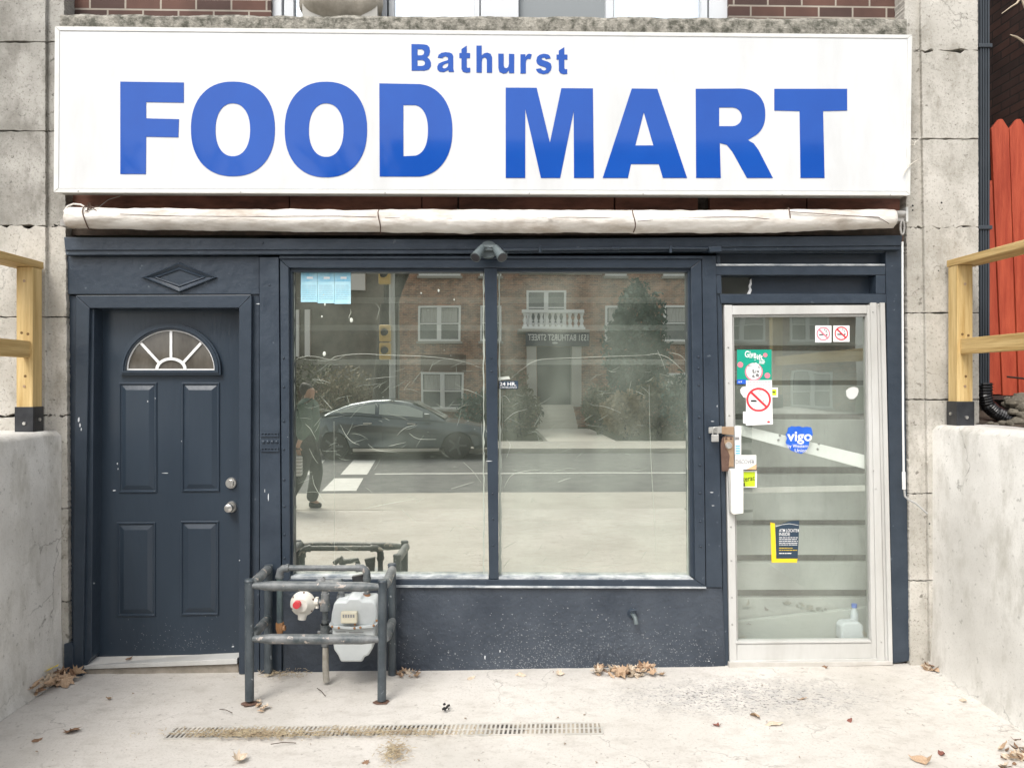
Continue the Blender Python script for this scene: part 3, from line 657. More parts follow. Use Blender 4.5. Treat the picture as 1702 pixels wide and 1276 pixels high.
# ================================================================== SHOP DOOR (parts of the building)
SD = bp('shop_door', G().prism([(1204, 507), (1217, 507), (1225, 1100), (1213, 1103)], .0, .05), ALU, bevel=.002)
def sp(nm, pts, Y0, Y1, mt=ALU, bev=.002): return mk(nm, G().prism(pts, Y0, Y1), mt, SD, bevel=bev)
sp('door_rail', [(1217.3, 508), (1441, 507), (1441, 521), (1217.3, 523)], .0, .05)
sp('door_stile', [(1441.3, 507), (1446, 507), (1457, 1098), (1449, 1098)], .0, .05)
sp('door_rail', [(1225.3, 1070), (1448.7, 1068), (1449, 1093), (1225.3, 1098)], .0, .05)
sp('door_rail', [(1223, 1066), (1448, 1064), (1448.4, 1067.6), (1223.5, 1069.6)], -.006, .05)
sp('door_rail', [(1214, 1098.5), (1458, 1094), (1458, 1100), (1214, 1104)], -.01, .05)
sp('glass_bead', [(1217.5, 523.5), (1441, 521.5), (1441, 526), (1219, 527)], .012, .05, ALUD)
sp('glass_bead', [(1217.5, 524), (1220, 527), (1227, 1065), (1224.5, 1068)], .012, .05, ALUD)
sp('glass_bead', [(1441, 522), (1448.5, 1064), (1445.5, 1064), (1438.5, 526)], .012, .05, ALUD)
sp('door_jamb', [(1446.6, 503), (1457, 503), (1471, 1100), (1458, 1100)], -.006, .05)
sp('door_jamb', [(1457.4, 503.5), (1463, 503), (1477, 1100), (1471.4, 1100)], .004, .05)
sp('door_jamb', [(1463.4, 503), (1471, 503), (1484, 1100), (1477.4, 1100)], -.012, .05)
sp('door_sill', [(1212, 1101), (1484, 1099), (1484, 1105), (1212, 1110)], -.016, .05, mat('sill_grey', (.45, .43, .39), .6, (.55, .53, .5), 8))
g = G()
for y in (577, 636, 690, 875, 931, 992, 1037): g.ball(P(1209.5 + (y - 507) * .0145, y, .0), .006, 8)
for x, y in ((1451, 518), (1460, 508), (1452, 782), (1456, 812), (1465, 1066)): g.ball(P(x, y, -.008), .0045, 8)
mk('screws', g, ALUD, SD, smooth=60)
a = [P(1217, 522, .03), P(1442, 520, .03), P(1449, 1070, .03), P(1224, 1072, .03)]
GP = mk('door_pane', G().add(a, [(0, 1, 2, 3)]), GLASSD, SD)
f([(1225, 811), (1447, 806), (1447, 816), (1225, 820)], .045, .06, nm='push_bar', mt=ALU)
sp('pull_handle', [(1214.5, 780), (1236, 780), (1236, 853), (1220, 855), (1216, 852)], -.055, -.005, mat('white_pull', (.80, .79, .74), .35), .004)
sp('pull_handle', [(1210, 778), (1221, 778), (1222, 852), (1213, 852)], -.02, -.0005, ALUD)
# rusty lock plate, hasp
g = G()
out = [(1200, 729), (1203, 725), (1219, 725), (1221, 740), (1220, 768), (1213, 776), (1210, 783), (1200, 783), (1198, 740)]
lk = sp('lock_plate', out, -.022, -.012, RUST)
sp('lock_plate', [(1204, 726.5), (1219.5, 726.5), (1220, 776), (1211, 776), (1213, 757), (1209.5, 748), (1206, 744), (1204, 735)], -.026, -.0225, BRONZE)
c = P(1211, 740, -.026); g = G().tube([c, c + Vector((0, -.012, 0))], [.021, .018], 20); mk('lock_cylinder', g, CHROME, SD, smooth=40)
g = G()
for x in (1207, 1215): g.ball(P(x, 728.5, -.024), .008, 10)
mk('lock_rivets', g, RUST, SD, smooth=60)
sp('hasp', [(1178, 710), (1200, 708), (1201, 720), (1178, 720)], -.03, -.024, CHROME)
sp('hasp', [(1200, 709), (1220, 709), (1220, 723), (1200, 721)], -.034, -.023, BRONZE)
# ================================================================== SIGN BOX
Sg = thing('shop_sign', P(802, 330, -.14), 'wide white box sign with big blue lettering above the shopfront', 'shop sign')
YS = -.16
TL, TR, BR, BL = (91, 44), (1516, 58), (1513, 325), (89, 320)
def sgp(nm, pts, Y0, Y1, mt, bev=.0015): return mk(nm, G().prism(pts, Y0, Y1), mt, Sg, bevel=bev)
sgp('cabinet', [(93, 46), (1514, 60), (1511, 323), (91, 317)], YS + .012, -.042, mat('sign_cabinet', (.50, .50, .48), .45, (.38, .37, .34), 5))
sgp('sign_face', [(97, 52), (1508, 64), (1506, 318), (97, 313)], YS + .004, YS + .0115, WHITE, 0)
FR = mat('sign_frame_white', (.68, .68, .66), .35, (.60, .60, .57), 8)
sgp('sign_frame', [TL, TR, (1508.5, 64), (99, 51)], YS, YS + .02, FR)
sgp('sign_frame', [(91, 44.6), (98.6, 51.4), (97, 313), (89, 319.4)], YS, YS + .02, FR)
sgp('sign_frame', [(1516, 58.6), (1513, 324.5), (1506, 318), (1508.8, 64.5)], YS, YS + .02, FR)
sgp('sign_frame', [(97, 313.5), (1506, 318.5), (1513, 325), (89, 320)], YS, YS + .02, FR)
YL = YS + .0025
def let(nm, loops): shape(nm, loops, YL, SBLUE, Sg, .0022)
let('letter', [[(200, 136), (305.5, 137.5), (305.5, 171), (243, 170), (243, 197), (297.5, 198.5), (296.5, 228.5), (243, 227.5), (242.5, 289.5), (200, 289.5)]])
let('letter', [arc(387.2, 214.6, 69.8, 78.6, 0, 355, 56, 2.25), arc(387, 216, 28.8, 44, 0, 355, 40, 2.2)])
let('letter', [arc(541.7, 215.6, 68.5, 79.4, 0, 355, 56, 2.25), arc(542.2, 216.6, 28.8, 44.5, 0, 355, 40, 2.2)])
let('letter', [[(630.5, 139)] + arc(690, 217, 62, 77.2, 84, -84, 28, 2.2) + [(631, 293.6)], [(670.5, 175)] + arc(685, 217, 26.3, 42.5, 80, -80, 20, 2.3) + [(670.5, 260)]])
let('letter', [[(840.5, 146), (892, 146.3), (914, 237), (933, 147), (985.5, 147.3), (987, 296), (954, 296), (953.5, 185), (931, 296), (899, 296), (873, 182), (873, 296), (840.5, 296)]])
let('letter', [[(1050, 147.5), (1092.5, 148), (1142, 296), (1101.7, 296), (1095, 273), (1048.7, 273), (1043.7, 296), (1001.7, 296)], [(1070, 187), (1086, 242), (1056, 242)]])
let('letter', [[(1156.3, 148)] + arc(1228, 190, 44, 42.5, 88, -60, 20, 2.3) + [(1243, 233), (1253, 239), (1261, 250), (1284.5, 296), (1241.5, 296), (1217, 252), (1208, 241), (1196.3, 238), (1198, 296), (1157, 296)],
               [(1195.3, 179)] + arc(1217, 194.5, 16, 15.6, 88, -88, 12) + [(1195.3, 210)]])
let('letter', [[(1287, 148), (1408, 148), (1408, 184), (1368, 185), (1370.5, 296), (1330.5, 296), (1329, 185), (1287, 184)]])
Z5 = lambda L: [(660 + x / 5.673, 60 + y / 5.673) for x, y in L]
let('letter', [Z5([(135, 78), (250, 80), (285, 88), (305, 108), (311, 145), (303, 180), (283, 203), (305, 220), (319, 250), (319, 285), (300, 315), (262, 328), (137, 328)]), Z5([(193, 125), (232, 126), (250, 137), (256, 155), (250, 174), (232, 184), (193, 184)]), Z5([(193, 228), (238, 228), (257, 238), (264, 257), (257, 276), (238, 284), (193, 284)])])
let('letter', [Z5([(384, 205), (392, 178), (420, 160), (455, 154), (495, 158), (520, 170), (530, 195), (530, 310), (538, 340), (488, 340), (482, 322), (440, 342), (400, 338), (380, 318), (378, 290), (392, 262), (430, 244), (478, 230), (482, 215), (475, 200), (455, 194), (435, 200), (428, 212)]), Z5([(482, 254), (450, 266), (430, 280), (428, 298), (440, 308), (460, 304), (478, 290), (482, 272)])])
let('letter', [Z5([(657, 93), (657, 162), (688, 162), (688, 210), (657, 210), (657, 290), (664, 303), (690, 300), (690, 343), (655, 349), (620, 338), (607, 310), (607, 210), (587, 210), (587, 162), (607, 162), (607, 125)])])
let('letter', [Z5([(748, 92), (798, 92), (798, 185), (820, 165), (850, 158), (882, 170), (896, 202), (896, 348), (846, 348), (846, 228), (838, 208), (820, 204), (804, 216), (799, 245), (799, 347), (748, 347)])])
let('letter', [Z5([(954, 168), (1005, 169), (1006, 280), (1013, 300), (1030, 306), (1048, 294), (1054, 265), (1054, 170), (1105, 172), (1104, 352), (1056, 352), (1054, 325), (1030, 352), (1000, 356), (965, 340), (955, 305)])])
let('letter', [Z5([(1163, 174), (1210, 174), (1210, 200), (1225, 177), (1245, 168), (1270, 175), (1257, 220), (1232, 216), (1217, 232), (1214, 260), (1214, 355), (1163, 355)])])
let('letter', [Z5([(1448, 212), (1402, 220), (1392, 206), (1372, 206), (1361, 215), (1370, 228), (1420, 243), (1448, 260), (1457, 290), (1450, 325), (1425, 352), (1380, 362), (1335, 350), (1315, 330), (1310, 312), (1358, 306), (1366, 322), (1385, 328), (1402, 322), (1406, 308), (1395, 296), (1345, 280), (1320, 262), (1312, 235), (1320, 200), (1345, 178), (1385, 168), (1425, 176), (1442, 192)])])
let('letter', [Z5([(1577, 106), (1577, 177), (1606, 177), (1606, 224), (1577, 224), (1577, 302), (1584, 316), (1604, 314), (1604, 358), (1570, 362), (1540, 352), (1525, 328), (1524, 224), (1503, 224), (1503, 177), (1524, 177), (1524, 140)])])
g = G()
for (x, y) in ((130, 318), (400, 319.5), (640, 320.5), (880, 321.5), (1069, 322.5), (1300, 323.5), (1480, 324)): g.ball(P(x, y, YS), .004, 8)
mk('screws', g, ALUD, Sg)
# ================================================================== ROLLED AWNING
YA = -.115
Aw = thing('rolled_awning', P(800, 388, YA), 'rolled up cream canvas awning tied with cord below the white box sign', 'awning')
def roll():
    g = G(); N, K = 230, 22; rnd = random.Random(5)
    for i in range(N + 1):
        t = i / N; px = 107 + (1490 - 107) * t
        top = 345 + 4.5 * min(1, t * 3) + .5 * math.sin(t * 9) - (2 * max(0, t - .8) / .2); bot = 379 + 8 * min(1, t * 2.6) - 8 * max(0, t - .85) / .15 + .5 * math.sin(t * 14)
        endf = min(1, math.sqrt(max(0, 1 - (1 - min(1, i / 5)) ** 2)) + .25) * min(1, math.sqrt(max(0, 1 - (1 - min(1, (N - i) / 4)) ** 2)) + .35)
        cyy = (top + bot) / 2; rad = (bot - top) / 2 * 4.45 / F * endf; c = P(px, cyy, YA)
        for k in range(K):
            a = 2 * math.pi * k / K; rr_ = rad * (1 + .11 * nz_.noise(Vector((t * 26, math.cos(a) * 1.6, math.sin(a) * 1.6))) + .07 * nz_.noise(Vector((t * 75 + a * 1.5, math.cos(a) * 3, 2))))
            if k == 10: rr_ *= .90 + .04 * math.sin(t * 11)     # loose lap of the cloth
            if k == 11: rr_ *= 1.05
            g.v.append(c + Vector((0, math.cos(a) * rr_, math.sin(a) * rr_)))
    for i in range(N):
        for k in range(K):
            a, b = i * K + k, i * K + (k + 1) % K; g.f.append((a, b, b + K, a + K))
    g.f.append(tuple(range(K))); g.f.append(tuple(N * K + k for k in range(K)))
    return g
mk('canvas_roll', roll(), CANVAS, Aw, smooth=70)
for x0, x1 in ((146, 151), (631, 634), (1049, 1053), (1308, 1305)):
    y0, y1 = (343, 381) if x0 < 200 else (349, 387)
    if x0 > 1200: y0, y1 = 346, 382
    path = []; c0 = P((x0 + x1) / 2, (y0 + y1) / 2, YA); r_ = (y1 - y0) / 2 * 4.45 / F + .001
    for k in range(19):
        a = 2 * math.pi * k / 18; path.append(c0 + Vector(((x1 - x0) / F * 4.4 * math.sin(a) * .5 + .004 * math.sin(3 * a), -r_ * math.cos(a), -r_ * math.sin(a))))
    g = G().tube(path, .0032, 6)
    if x0 < 200:
        for k in range(7): g.tube([P(144 + k * 1.5, 343, YA - .01), P(140 + rr.uniform(-4, 14), rr.uniform(336, 352), YA - .06), P(150 + rr.uniform(-6, 14), rr.uniform(336, 352), YA - .05)], .0022, 5)
    mk('tie_cord', g, ROPE, Aw, smooth=60)
def wire(nm, pts, r, mt, par, Y): return mk(nm, G().tube([P(x, y, Y) for x, y in pts], r, 8), mt, par, smooth=60)
wire('fold_shade_line', [(200, 356), (300, 359.5), (420, 360), (560, 359), (625, 361)], .0016, ROPE, Aw, YA - .061)  # no cord here: dark tubes draw the shade in the canvas folds
wire('fold_shade_line', [(640, 362), (800, 364), (950, 361), (1045, 363)], .0012, ROPE, Aw, YA - .064)
wire('fold_shade_line', [(1060, 368), (1130, 362), (1230, 360), (1300, 366)], .0016, ROPE, Aw, YA - .063)
wire('fold_shade_line', [(1312, 352), (1400, 358), (1460, 361), (1478, 372)], .002, ROPE, Aw, YA - .061)
wire('loose_wire', [(165, 344), (180, 332), (200, 326)], .0014, ALUD, Aw, -.08)
wire('loose_wire', [(106, 352), (112, 343), (122, 339), (134, 340), (141, 344)], .005, CANVAS, Aw, YA - .02)
BRK = mat('grimy_bracket', (.20, .19, .18), .5, (.36, .35, .33), 20)
g = G().rect(1506, 344, 1510, 369, -.09, -.016); mk('bracket', g, FR, Aw, bevel=.002)
g = G().rect(1488, 352, 1504, 362, -.12, -.05); g.tube([P(1490, 356, YA), P(1503, 356, YA)], .02, 14); g.rect(1492, 362, 1503, 368, -.12, -.04); mk('gearbox', g, BRK, Aw, bevel=.002)
ring = [P(1500 + 3.2 * math.cos(a), 378 + 12 * math.sin(a), YA) for a in [k * math.pi / 8 for k in range(17)]]
mk('crank_eye', G().tube(ring, .006, 8), BRK, Aw, smooth=60)
mk('bracket', G().rect(100, 364, 112, 376, -.10, -.016), BRK, Aw, bevel=.003)
# white rod down the right side
Cn = thing('awning_crank_rod', P(1503, 850, -.09), 'thin white rod hanging down the right edge of the navy shopfront', 'crank rod')
wire('rod', [(1500, 402), (1500.5, 560), (1501, 700), (1502, 784)], .0062, WMETAL, Cn, -.085)
wire('hook', [(1501, 392), (1500, 402)], .004, RUST, Cn, -.087)
wire('grip', [(1502, 784), (1502.6, 813)], .0105, WMETAL, Cn, -.085)
wire('crank_arm', [(1503, 812), (1504, 824), (1510, 830), (1522, 836), (1541, 853)], .006, mat('grey_rod', (.42, .42, .41), .5), Cn, -.085)
# ================================================================== FLOODLIGHT AND CONDUIT
Fl = thing('twin_floodlight', P(812, 433, -.1), 'small grey twin lamp security floodlight mounted above the middle of the window', 'security light')
FG = mat('weathered_grey_paint', (.075, .095, .10), .45, (.12, .145, .15), 10)
c = P(812, 416, -.055); mk('back_plate', G().tube([c, c + Vector((0, -.035, 0))], [.052, .050], 28), FG, Fl, bevel=.002, smooth=40)
mk('junction_box', G().rect(803, 407, 821, 416, -.115, -.09), FG, Fl, bevel=.004)
for x0, x1, s in ((802, 790, -1), (823, 835, 1)):
    a, b = P(x0, 411, -.12), P(x1, 428, -.19)
    hd = mk('lamp_head', G().tube([a, a + (b - a) * .25, b], [.018, .022, .031], 20), FG, Fl, smooth=40)
    mk('lamp_lens', G().tube([b + (b - a).normalized() * .0005, b + (b - a).normalized() * .003], [.027, .024], 20), mat('lamp_lens', (.03, .03, .035), .2), hd)
    mk('arm', G().tube([P(812, 411, -.11), P(x0, 410, -.12)], .007, 8), FG, Fl, smooth=50)
CT = thing('wall_conduit', P(1010, 418, -.08), 'navy painted electrical conduit running right from the twin floodlight', 'conduit')
wire('conduit_pipe', [(836, 415.5), (900, 414.5), (1023, 413), (1024, 412.4), (1100, 412.4), (1178, 413)], .0085, BLUE2, CT, -.065)
wire('coupling', [(1018, 412.6), (1032, 412.4)], .011, BLUE2, CT, -.065)
for x in (898, 1115): mk('pipe_clip', G().rect(x - 2, 408.5, x + 2, 420, -.078, -.056), BLUE2, CT, bevel=.002)
mk('junction_box', G().prism([(1178, 410), (1199, 409), (1200, 418), (1180, 419)], -.092, -.056), BLUE2, CT, bevel=.004)
# hose bib
Tp = thing('wall_tap', P(1053, 1035, -.03), 'small painted outdoor tap on the spattered navy panel under the window', 'tap')
c = P(1051, 1019, .004); mk('flange', G().tube([c + Vector((0, .0, 0)), c + Vector((0, -.010, 0))], [.030, .026], 18), BLUE, Tp, smooth=50)
mk('spout', G().tube([c, c + Vector((0, -.035, 0)), c + Vector((.008, -.055, -.012)), c + Vector((.012, -.06, -.045))], [.013, .013, .014, .013], 12), FG, Tp, smooth=60)
mk('tap_handle', G().tube([c + Vector((0, -.035, .0)), c + Vector((0, -.036, .028))], .006, 8).tube([c + Vector((-.02, -.036, .026)), c + Vector((.02, -.036, .030))], .006, 8), BLUE, Tp, smooth=60)
# ================================================================== GUARD CAGE
Gd = thing('pipe_guard_cage', Gz(530, 1140, .005), 'dark pipe guard cage standing around the gas meter', 'guard rail')
def Gp(x, y, Y): return P(x, y, Y)
Yf, Yb = -.45, -.06
rP = .0235
def post(x, yt, yb, Y, r=rP, x2=None):
    x2 = x if x2 is None else x2
    g = G().tube([P(x2, yb, Y), P(x, yt + 2, Y)], r, 16); g.tube([P(x, yt + 3, Y), P(x, yt, Y)], [r * 1.15, r * .95], 16)
    mk('post', g, POSTM, Gd, smooth=50)
post(414, 962, 1163, Yf, x2=414.8); post(636, 963, 1163, Yf, x2=634.5); post(446, 938, 1116, Yb); post(651.5, 936, 1128, Yb, x2=652)
def rl(a, b, nm='rail', r=.026):
    A, B = Vector(a), Vector(b); n = 14; path = [A + (B - A) * i / n for i in range(n + 1)]
    rs = [r * (.62 + .38 * min(1, i / 2, (n - i) / 2)) for i in range(n + 1)]
    mk(nm, G().tube(path, rs, 14), PIPE, Gd, smooth=60)
rl(P(420, 973, Yf), P(632, 975, Yf)); rl(P(420, 1061, Yf), P(632, 1062, Yf))
rl(P(421, 969, Yf), P(447, 944, Yb)); rl(P(421, 1055, Yf), P(447, 1026, Yb))
rl(P(641, 973, Yf), P(653, 944, Yb)); rl(P(641, 1062, Yf), P(653, 1030, Yb))
for x, y, Y in ((414.8, 1164, Yf), (634, 1165, Yf)):
    g = G(); c = P(x, y, Y); 
    n = 16; v = [Vector((c.x, c.y, .012))] + [Vector((c.x + math.cos(2 * math.pi * k / n) * rr.uniform(.035, .05), c.y + math.sin(2 * math.pi * k / n) * rr.uniform(.03, .045), .006)) for k in range(n)]
    mk('rusted_foot', g.add(v, [(0, k + 1, (k + 1) % n + 1) for k in range(n)]), RUST, Gd)
# ================================================================== GAS METER
YG = -.20
Mt = thing('gas_meter', P(590, 1115, YG), 'pale grey gas meter with cream regulator and grey piping inside the guard cage', 'gas meter')
def tb(nm, pts, r, mt, Y=YG, n=14, Ys=None):
    path = [P(x, y, (Ys[i] if Ys else Y)) for i, (x, y) in enumerate(pts)]
    return mk(nm, G().tube(path, r, n), mt, Mt, smooth=55)
M_ = METERM
up_ = [(555, 1002), (560, 999), (574, 999), (580, 993), (598, 993), (603, 998), (619, 998), (625, 1003), (627, 1020), (627, 1032), (621, 1040), (556, 1041), (549, 1037), (551, 1020)]
lo_ = [(552, 1041), (624, 1040), (622, 1062), (619, 1078), (612, 1090), (606, 1091), (602, 1100), (566, 1100), (562, 1090), (555, 1080), (552, 1062)]
mk('meter_housing', G().prism(up_, YG - .10, YG + .07), M_, Mt, bevel=.014, smooth=60)
mk('meter_housing', G().prism(lo_, YG - .085, YG + .07), M_, Mt, bevel=.014, smooth=60)
mk('meter_flange', G().prism([(547, 1036), (553, 1040), (585, 1041.5), (622, 1038), (628.5, 1030), (628.5, 1034.5), (622, 1043), (585, 1046), (552, 1044), (547, 1040)], YG - .115, YG + .06), M_, Mt, bevel=.003)
ix = mk('meter_index', G().rect(566, 1017, 593, 1036, YG - .135, YG - .10), mat('index_cream', (.66, .62, .48), .4, (.58, .53, .40), 8), Mt, bevel=.006)
g = G()
for k in range(5): g.rect(569.5 + k * 4.2, 1021, 572.2 + k * 4.2, 1026, YG - .137, YG - .1352)
mk('index_dials', g, PGREY, ix)
g = G()
for x, y in ((552, 1041), (563, 1043), (589, 1043.5), (599, 1042.5), (621, 1039), (626, 1031), (591, 1018), (590, 1037)): g.ball(P(x, y, YG - .118), .007, 8)
mk('bolts', g, BRASS, Mt)
for x, y0 in ((567, 999), (609.5, 1000)):
    tb('union_nut', [(x, y0 - 2), (x, y0 - 8)], .026, PIPE if x < 600 else BRASS, n=8); tb('union_nut', [(x, y0 - 8), (x, y0 - 13)], .021, BRASS if x > 600 else PIPE)
tb('pipe', [(610, 988), (610, 966)], .0165, PIPE); tb('elbow', [(610, 966), (610, 953), (608, 947), (602, 943.5), (594, 943.5)], .021, PIPE)
tb('pipe', [(594, 943.5), (476, 943.5)], .0165, PIPE); tb('elbow', [(478, 943.5), (471, 944.5), (466, 948), (464.5, 955), (464.5, 960)], .021, PIPE)
for x in (478, 594): tb('collar', [(x - 2, 943.5), (x + 2, 943.5)], .0235, PIPE)
tb('collar', [(464.5, 956), (464.5, 960)], .0235, PIPE); tb('collar', [(610, 959), (610, 964)], .0235, PIPE)
tb('pipe', [(464.5, 960), (465, 1038)], .0165, mat('green_grey_pipe', (.09, .13, .13), .5, (.05, .065, .08), 12, bump=.2))
tb('brass_elbow', [(465, 1034), (465.5, 1044), (465, 1052)], [.022, .024, .015], BRASS); tb('brass_elbow', [(466, 1044), (474, 1043)], .016, BRASS)
tb('riser_pipe', [(542.5, 1132), (541, 1105), (541, 1075)], [.018, .018, .0165], mat('bare_riser', (.36, .34, .30), .8, (.26, .24, .2), 12, bump=.4))
tb('riser_pipe', [(541, 1075), (540, 985)], .0145, PIPE)
for y0, y1, r_ in ((1012, 986, .024), (1014, 1004, .028), (1051, 1037, .025), (1046, 1040, .027), (1034, 1030, .019), (1073, 1057, .021)): tb('fitting', [(540.5, y0), (540.5, y1)], r_, PIPE)
tb('tee_pipe', [(540, 986), (540, 974), (534, 966), (540, 962)], .018, PIPE); tb('tee_pipe', [(524, 972), (532, 965), (542, 968), (556, 967), (566, 965), (568, 972), (567, 988)], .0165, PIPE)
tb('valve_key', [(528, 1050), (552, 1049)], .008, PIPE)
c = P(504, 1002, YG)
mk('regulator', G().tube([c + Vector((0, .04, 0)), c + Vector((0, .0, 0)), c + Vector((0, -.012, 0)), c + Vector((0, -.03, 0)), c + Vector((0, -.05, 0))], [.055, .070, .070, .052, .035], 26), REGM, Mt, smooth=35)
mk('regulator_cap', G().tube([c + Vector((-.018, -.04, .01)), c + Vector((-.02, -.078, .01))], [.022, .020], 20), REDK, Mt, smooth=40)
g = G()
for k in range(6): a = k * math.pi / 3 + .4; g.ball(c + Vector((math.cos(a) * .062, -.014, math.sin(a) * .062)), .0075, 8)
mk('regulator_bolts', g, RUST, Mt)
mk('regulator_vent', G().tube([c + Vector((0, -.01, -.05)), c + Vector((-.005, -.012, -.088))], [.028, .022], 16), REGM, Mt, smooth=50)
tb('regulator_neck', [(521, 1000), (529, 1000)], .020, REGM); tb('regulator_neck', [(527, 992), (527, 1010)], .010, REGM); tb('regulator_neck', [(529, 1000), (540, 1000)], .014, PIPE)
g = G()
for x0_, x1_, y_ in ((558, 575, 1049), (580, 604, 1050), (566, 600, 1054)): g.rect(x0_, y_, x1_, y_ + 1.2, YG - .0875, YG - .0852)
mk('embossed_marks', g, PGREY, Mt)
for x in (567, 609.5):
    for y_ in (986, 989): tb('thread_ring', [(x, y_), (x, y_ + 1)], .0205, RUST)
for y_ in (1037, 1052): tb('bead', [(540.5, y_), (540.5, y_ + 1.5)], .0285, PIPE, n=8)
# old padlock chain box behind meter
mk('shutoff_lock', G().prism([(584, 958), (604, 954), (602, 990), (592, 986)], YG + .03, YG + .06), BLACKM, Mt, bevel=.004)
# padlock
Pd = thing('padlock', P(1189, 735, -.04), 'small silver padlock hanging from the hasp left of the glass door', 'padlock')
mk('lock_body', G().rect(1183, 722, 1195, 734, -.052, -.036), CHROME, Pd, bevel=.003)
mk('shackle', G().tube([P(x, y, -.044) for x, y in ((1184.8, 724), (1184.8, 714), (1186.5, 710.5), (1189, 709.5), (1191.5, 710.5), (1193.2, 714), (1193.2, 724))], .0035, 8), CHROME, Pd, smooth=60)
# ================================================================== STICKERS AND POSTERS
YD = .026
def rc(nm, x0, y0, x1, y1, Y, mt, par=None): return mk(nm, G().rect(x0, y0, x1, y1, Y, Y + .0008), mt, par)
def lines(nm, x0, x1, ys, hgt, Y, mt, par, seed=1, frag=4):
    g = G(); q = random.Random(seed)
    for y in ys:
        x = x0
        while x < x1 - 1:
            L = q.uniform(frag * .5, frag * 1.5); e = min(x1, x + L); g.rect(x, y, e, y + hgt, Y, Y + .0003); x = e + q.uniform(.5, 1.2)
    return mk(nm, g, mt, par)
def nosmoke(x0, y0, x1, y1, label, ring_, faded):
    T = thing('no_smoking_sticker', P((x0 + x1) / 2, y1, YD), label, 'sticker')
    rc('backing', x0, y0, x1, y1, YD, PAPER, T); cx, cy, r = (x0 + x1) / 2, (y0 + y1) / 2 - .5, (x1 - x0) / 2 - 2.2
    shape('ring', [arc(cx, cy, r, r, 0, 345, 30), arc(cx, cy, r - 1.9, r - 1.9, 0, 345, 30)], YD - .0012, ring_, T, .0004)
    k = .7071 * (r - 1); w_ = .9
    shape('slash', [[(cx - k - w_, cy - k + w_), (cx - k + w_, cy - k - w_), (cx + k + w_, cy + k - w_), (cx + k - w_, cy + k + w_)]], YD - .0018, ring_, T, .0004)
    rc('cigarette', cx - 7, cy + .7, cx + 2, cy + 2.6, YD - .0010, BLK, T); rc('cigarette_tip', cx + 4.5, cy + .7, cx + 7, cy + 2.6, YD - .0010, BLK, T)
    mk('smoke', G().tube([P(x, y, YD - .001) for x, y in ((cx + 7, cy - 1), (cx + 4, cy - 3), (cx + 6, cy - 5), (cx + 1, cy - 6), (cx + 3, cy - 8))], .0015, 5), BLK if faded else PGREY, T)
nosmoke(1355, 541, 1382, 569, 'square no smoking sticker with faded pink ring, left of the pair on the door', PPINK, True)
nosmoke(1385, 541, 1412, 568, 'square no smoking sticker with strong red ring, right of the pair on the door', PRED, False)
# teal poster
T = thing('teal_poster', P(1254, 640, YD), 'teal square gift poster with a dark blue corner on the glass door', 'poster')
rc('poster_sheet', 1225, 581, 1282.5, 638, YD, PGREEN, T)
text('poster_title', 'Give', 1238, 583, 1257, 594, YD - .001, PAPER, T, .02); text('poster_title', 'the', 1245.5, 592.5, 1250, 595, YD - .0015, PAPER, T, .02); text('poster_title', 'gift', 1252, 589, 1268, 600, YD - .0013, PAPER, T, .02)
lines('poster_text', 1262, 1272, (598, 600.5, 603), 1.5, YD - .001, PAPER, T)
shape('poster_globe', [arc(1253, 618, 15, 15, 0, 345, 26)], YD - .0010, PPINK, T, .0004); shape('poster_globe', [arc(1253, 617, 12.6, 13.5, 0, 345, 26)], YD - .0016, PAPER, T, .0004)
g = G(); q = random.Random(2)
for k in range(16): x, y = q.uniform(1243, 1260), q.uniform(606, 626); g.rect(x, y, x + q.uniform(1.5, 4), y + q.uniform(1.5, 4), YD - .0022, YD - .0019)
mk('poster_picture', g, PGREY, T)
g = G(); 
for k in range(7): x, y = q.uniform(1245, 1259), q.uniform(600, 616); g.rect(x, y, x + 3, y + 4, YD - .0026, YD - .0023)
mk('poster_picture', g, PAPER, T)
for x, y, r in ((1272, 590, 3.6), (1230.5, 606, 4.8), (1275.5, 624, 4.8)): shape('poster_badge', [arc(x, y, r, r, 0, 340, 18)], YD - .001, PPINK, T, .0004)
rc('poster_corner', 1225, 630.5, 1240, 638, YD - .0011, PBLUE, T); text('poster_mark', 'card', 1227, 632.5, 1233, 635.5, YD - .002, PAPER, T)
# large no smoking sign
Y2 = YD - .004
T = thing('no_smoking_sign', P(1262, 706, Y2), 'tall white no smoking sign with a big red ring below the teal poster', 'sign')
mk('sign_sheet', G().prism([(1240, 632), (1283, 631.5), (1284.5, 705), (1240, 707)], Y2, Y2 + .001), PAPER, T)
shape('ring', [arc(1261, 664, 20.5, 20, 0, 350, 40), arc(1261, 664, 17, 16.6, 0, 350, 40)], Y2 - .001, PRED, T, .0004)
shape('slash', [[(1246.5, 652.5), (1249, 649.5), (1276, 675.5), (1273.5, 678)]], Y2 - .0018, PRED, T, .0004)
shape('cigarette', [[(1248, 664.6), (1256, 664.6), (1259, 667.6), (1248, 667.6)]], Y2 - .001, BLK, T, .0004)
shape('cigarette_tip', [[(1267.5, 664.6), (1268.8, 664.6), (1269.6, 667), (1268.6, 667)]], Y2 - .001, BLK, T, .0004)
mk('smoke', G().tube([P(x, y, Y2 - .001) for x, y in ((1273, 662), (1271, 658.5), (1266, 659), (1263, 655), (1260, 653), (1261, 649.5), (1265, 648.5))], .0012, 5), PGREY, T)
lines('small_text', 1243, 1281, (634.5, 638.5), .9, Y2 - .001, PPINK, T, 4, 3); lines('small_text', 1243, 1280, (690, 693, 696), .4, Y2 - .001, PGREY, T, 9, 9)
shape('stamp', [arc(1277.5, 701, 2.6, 1.7, 0, 340, 12)], Y2 - .001, PRED, T, .0004)
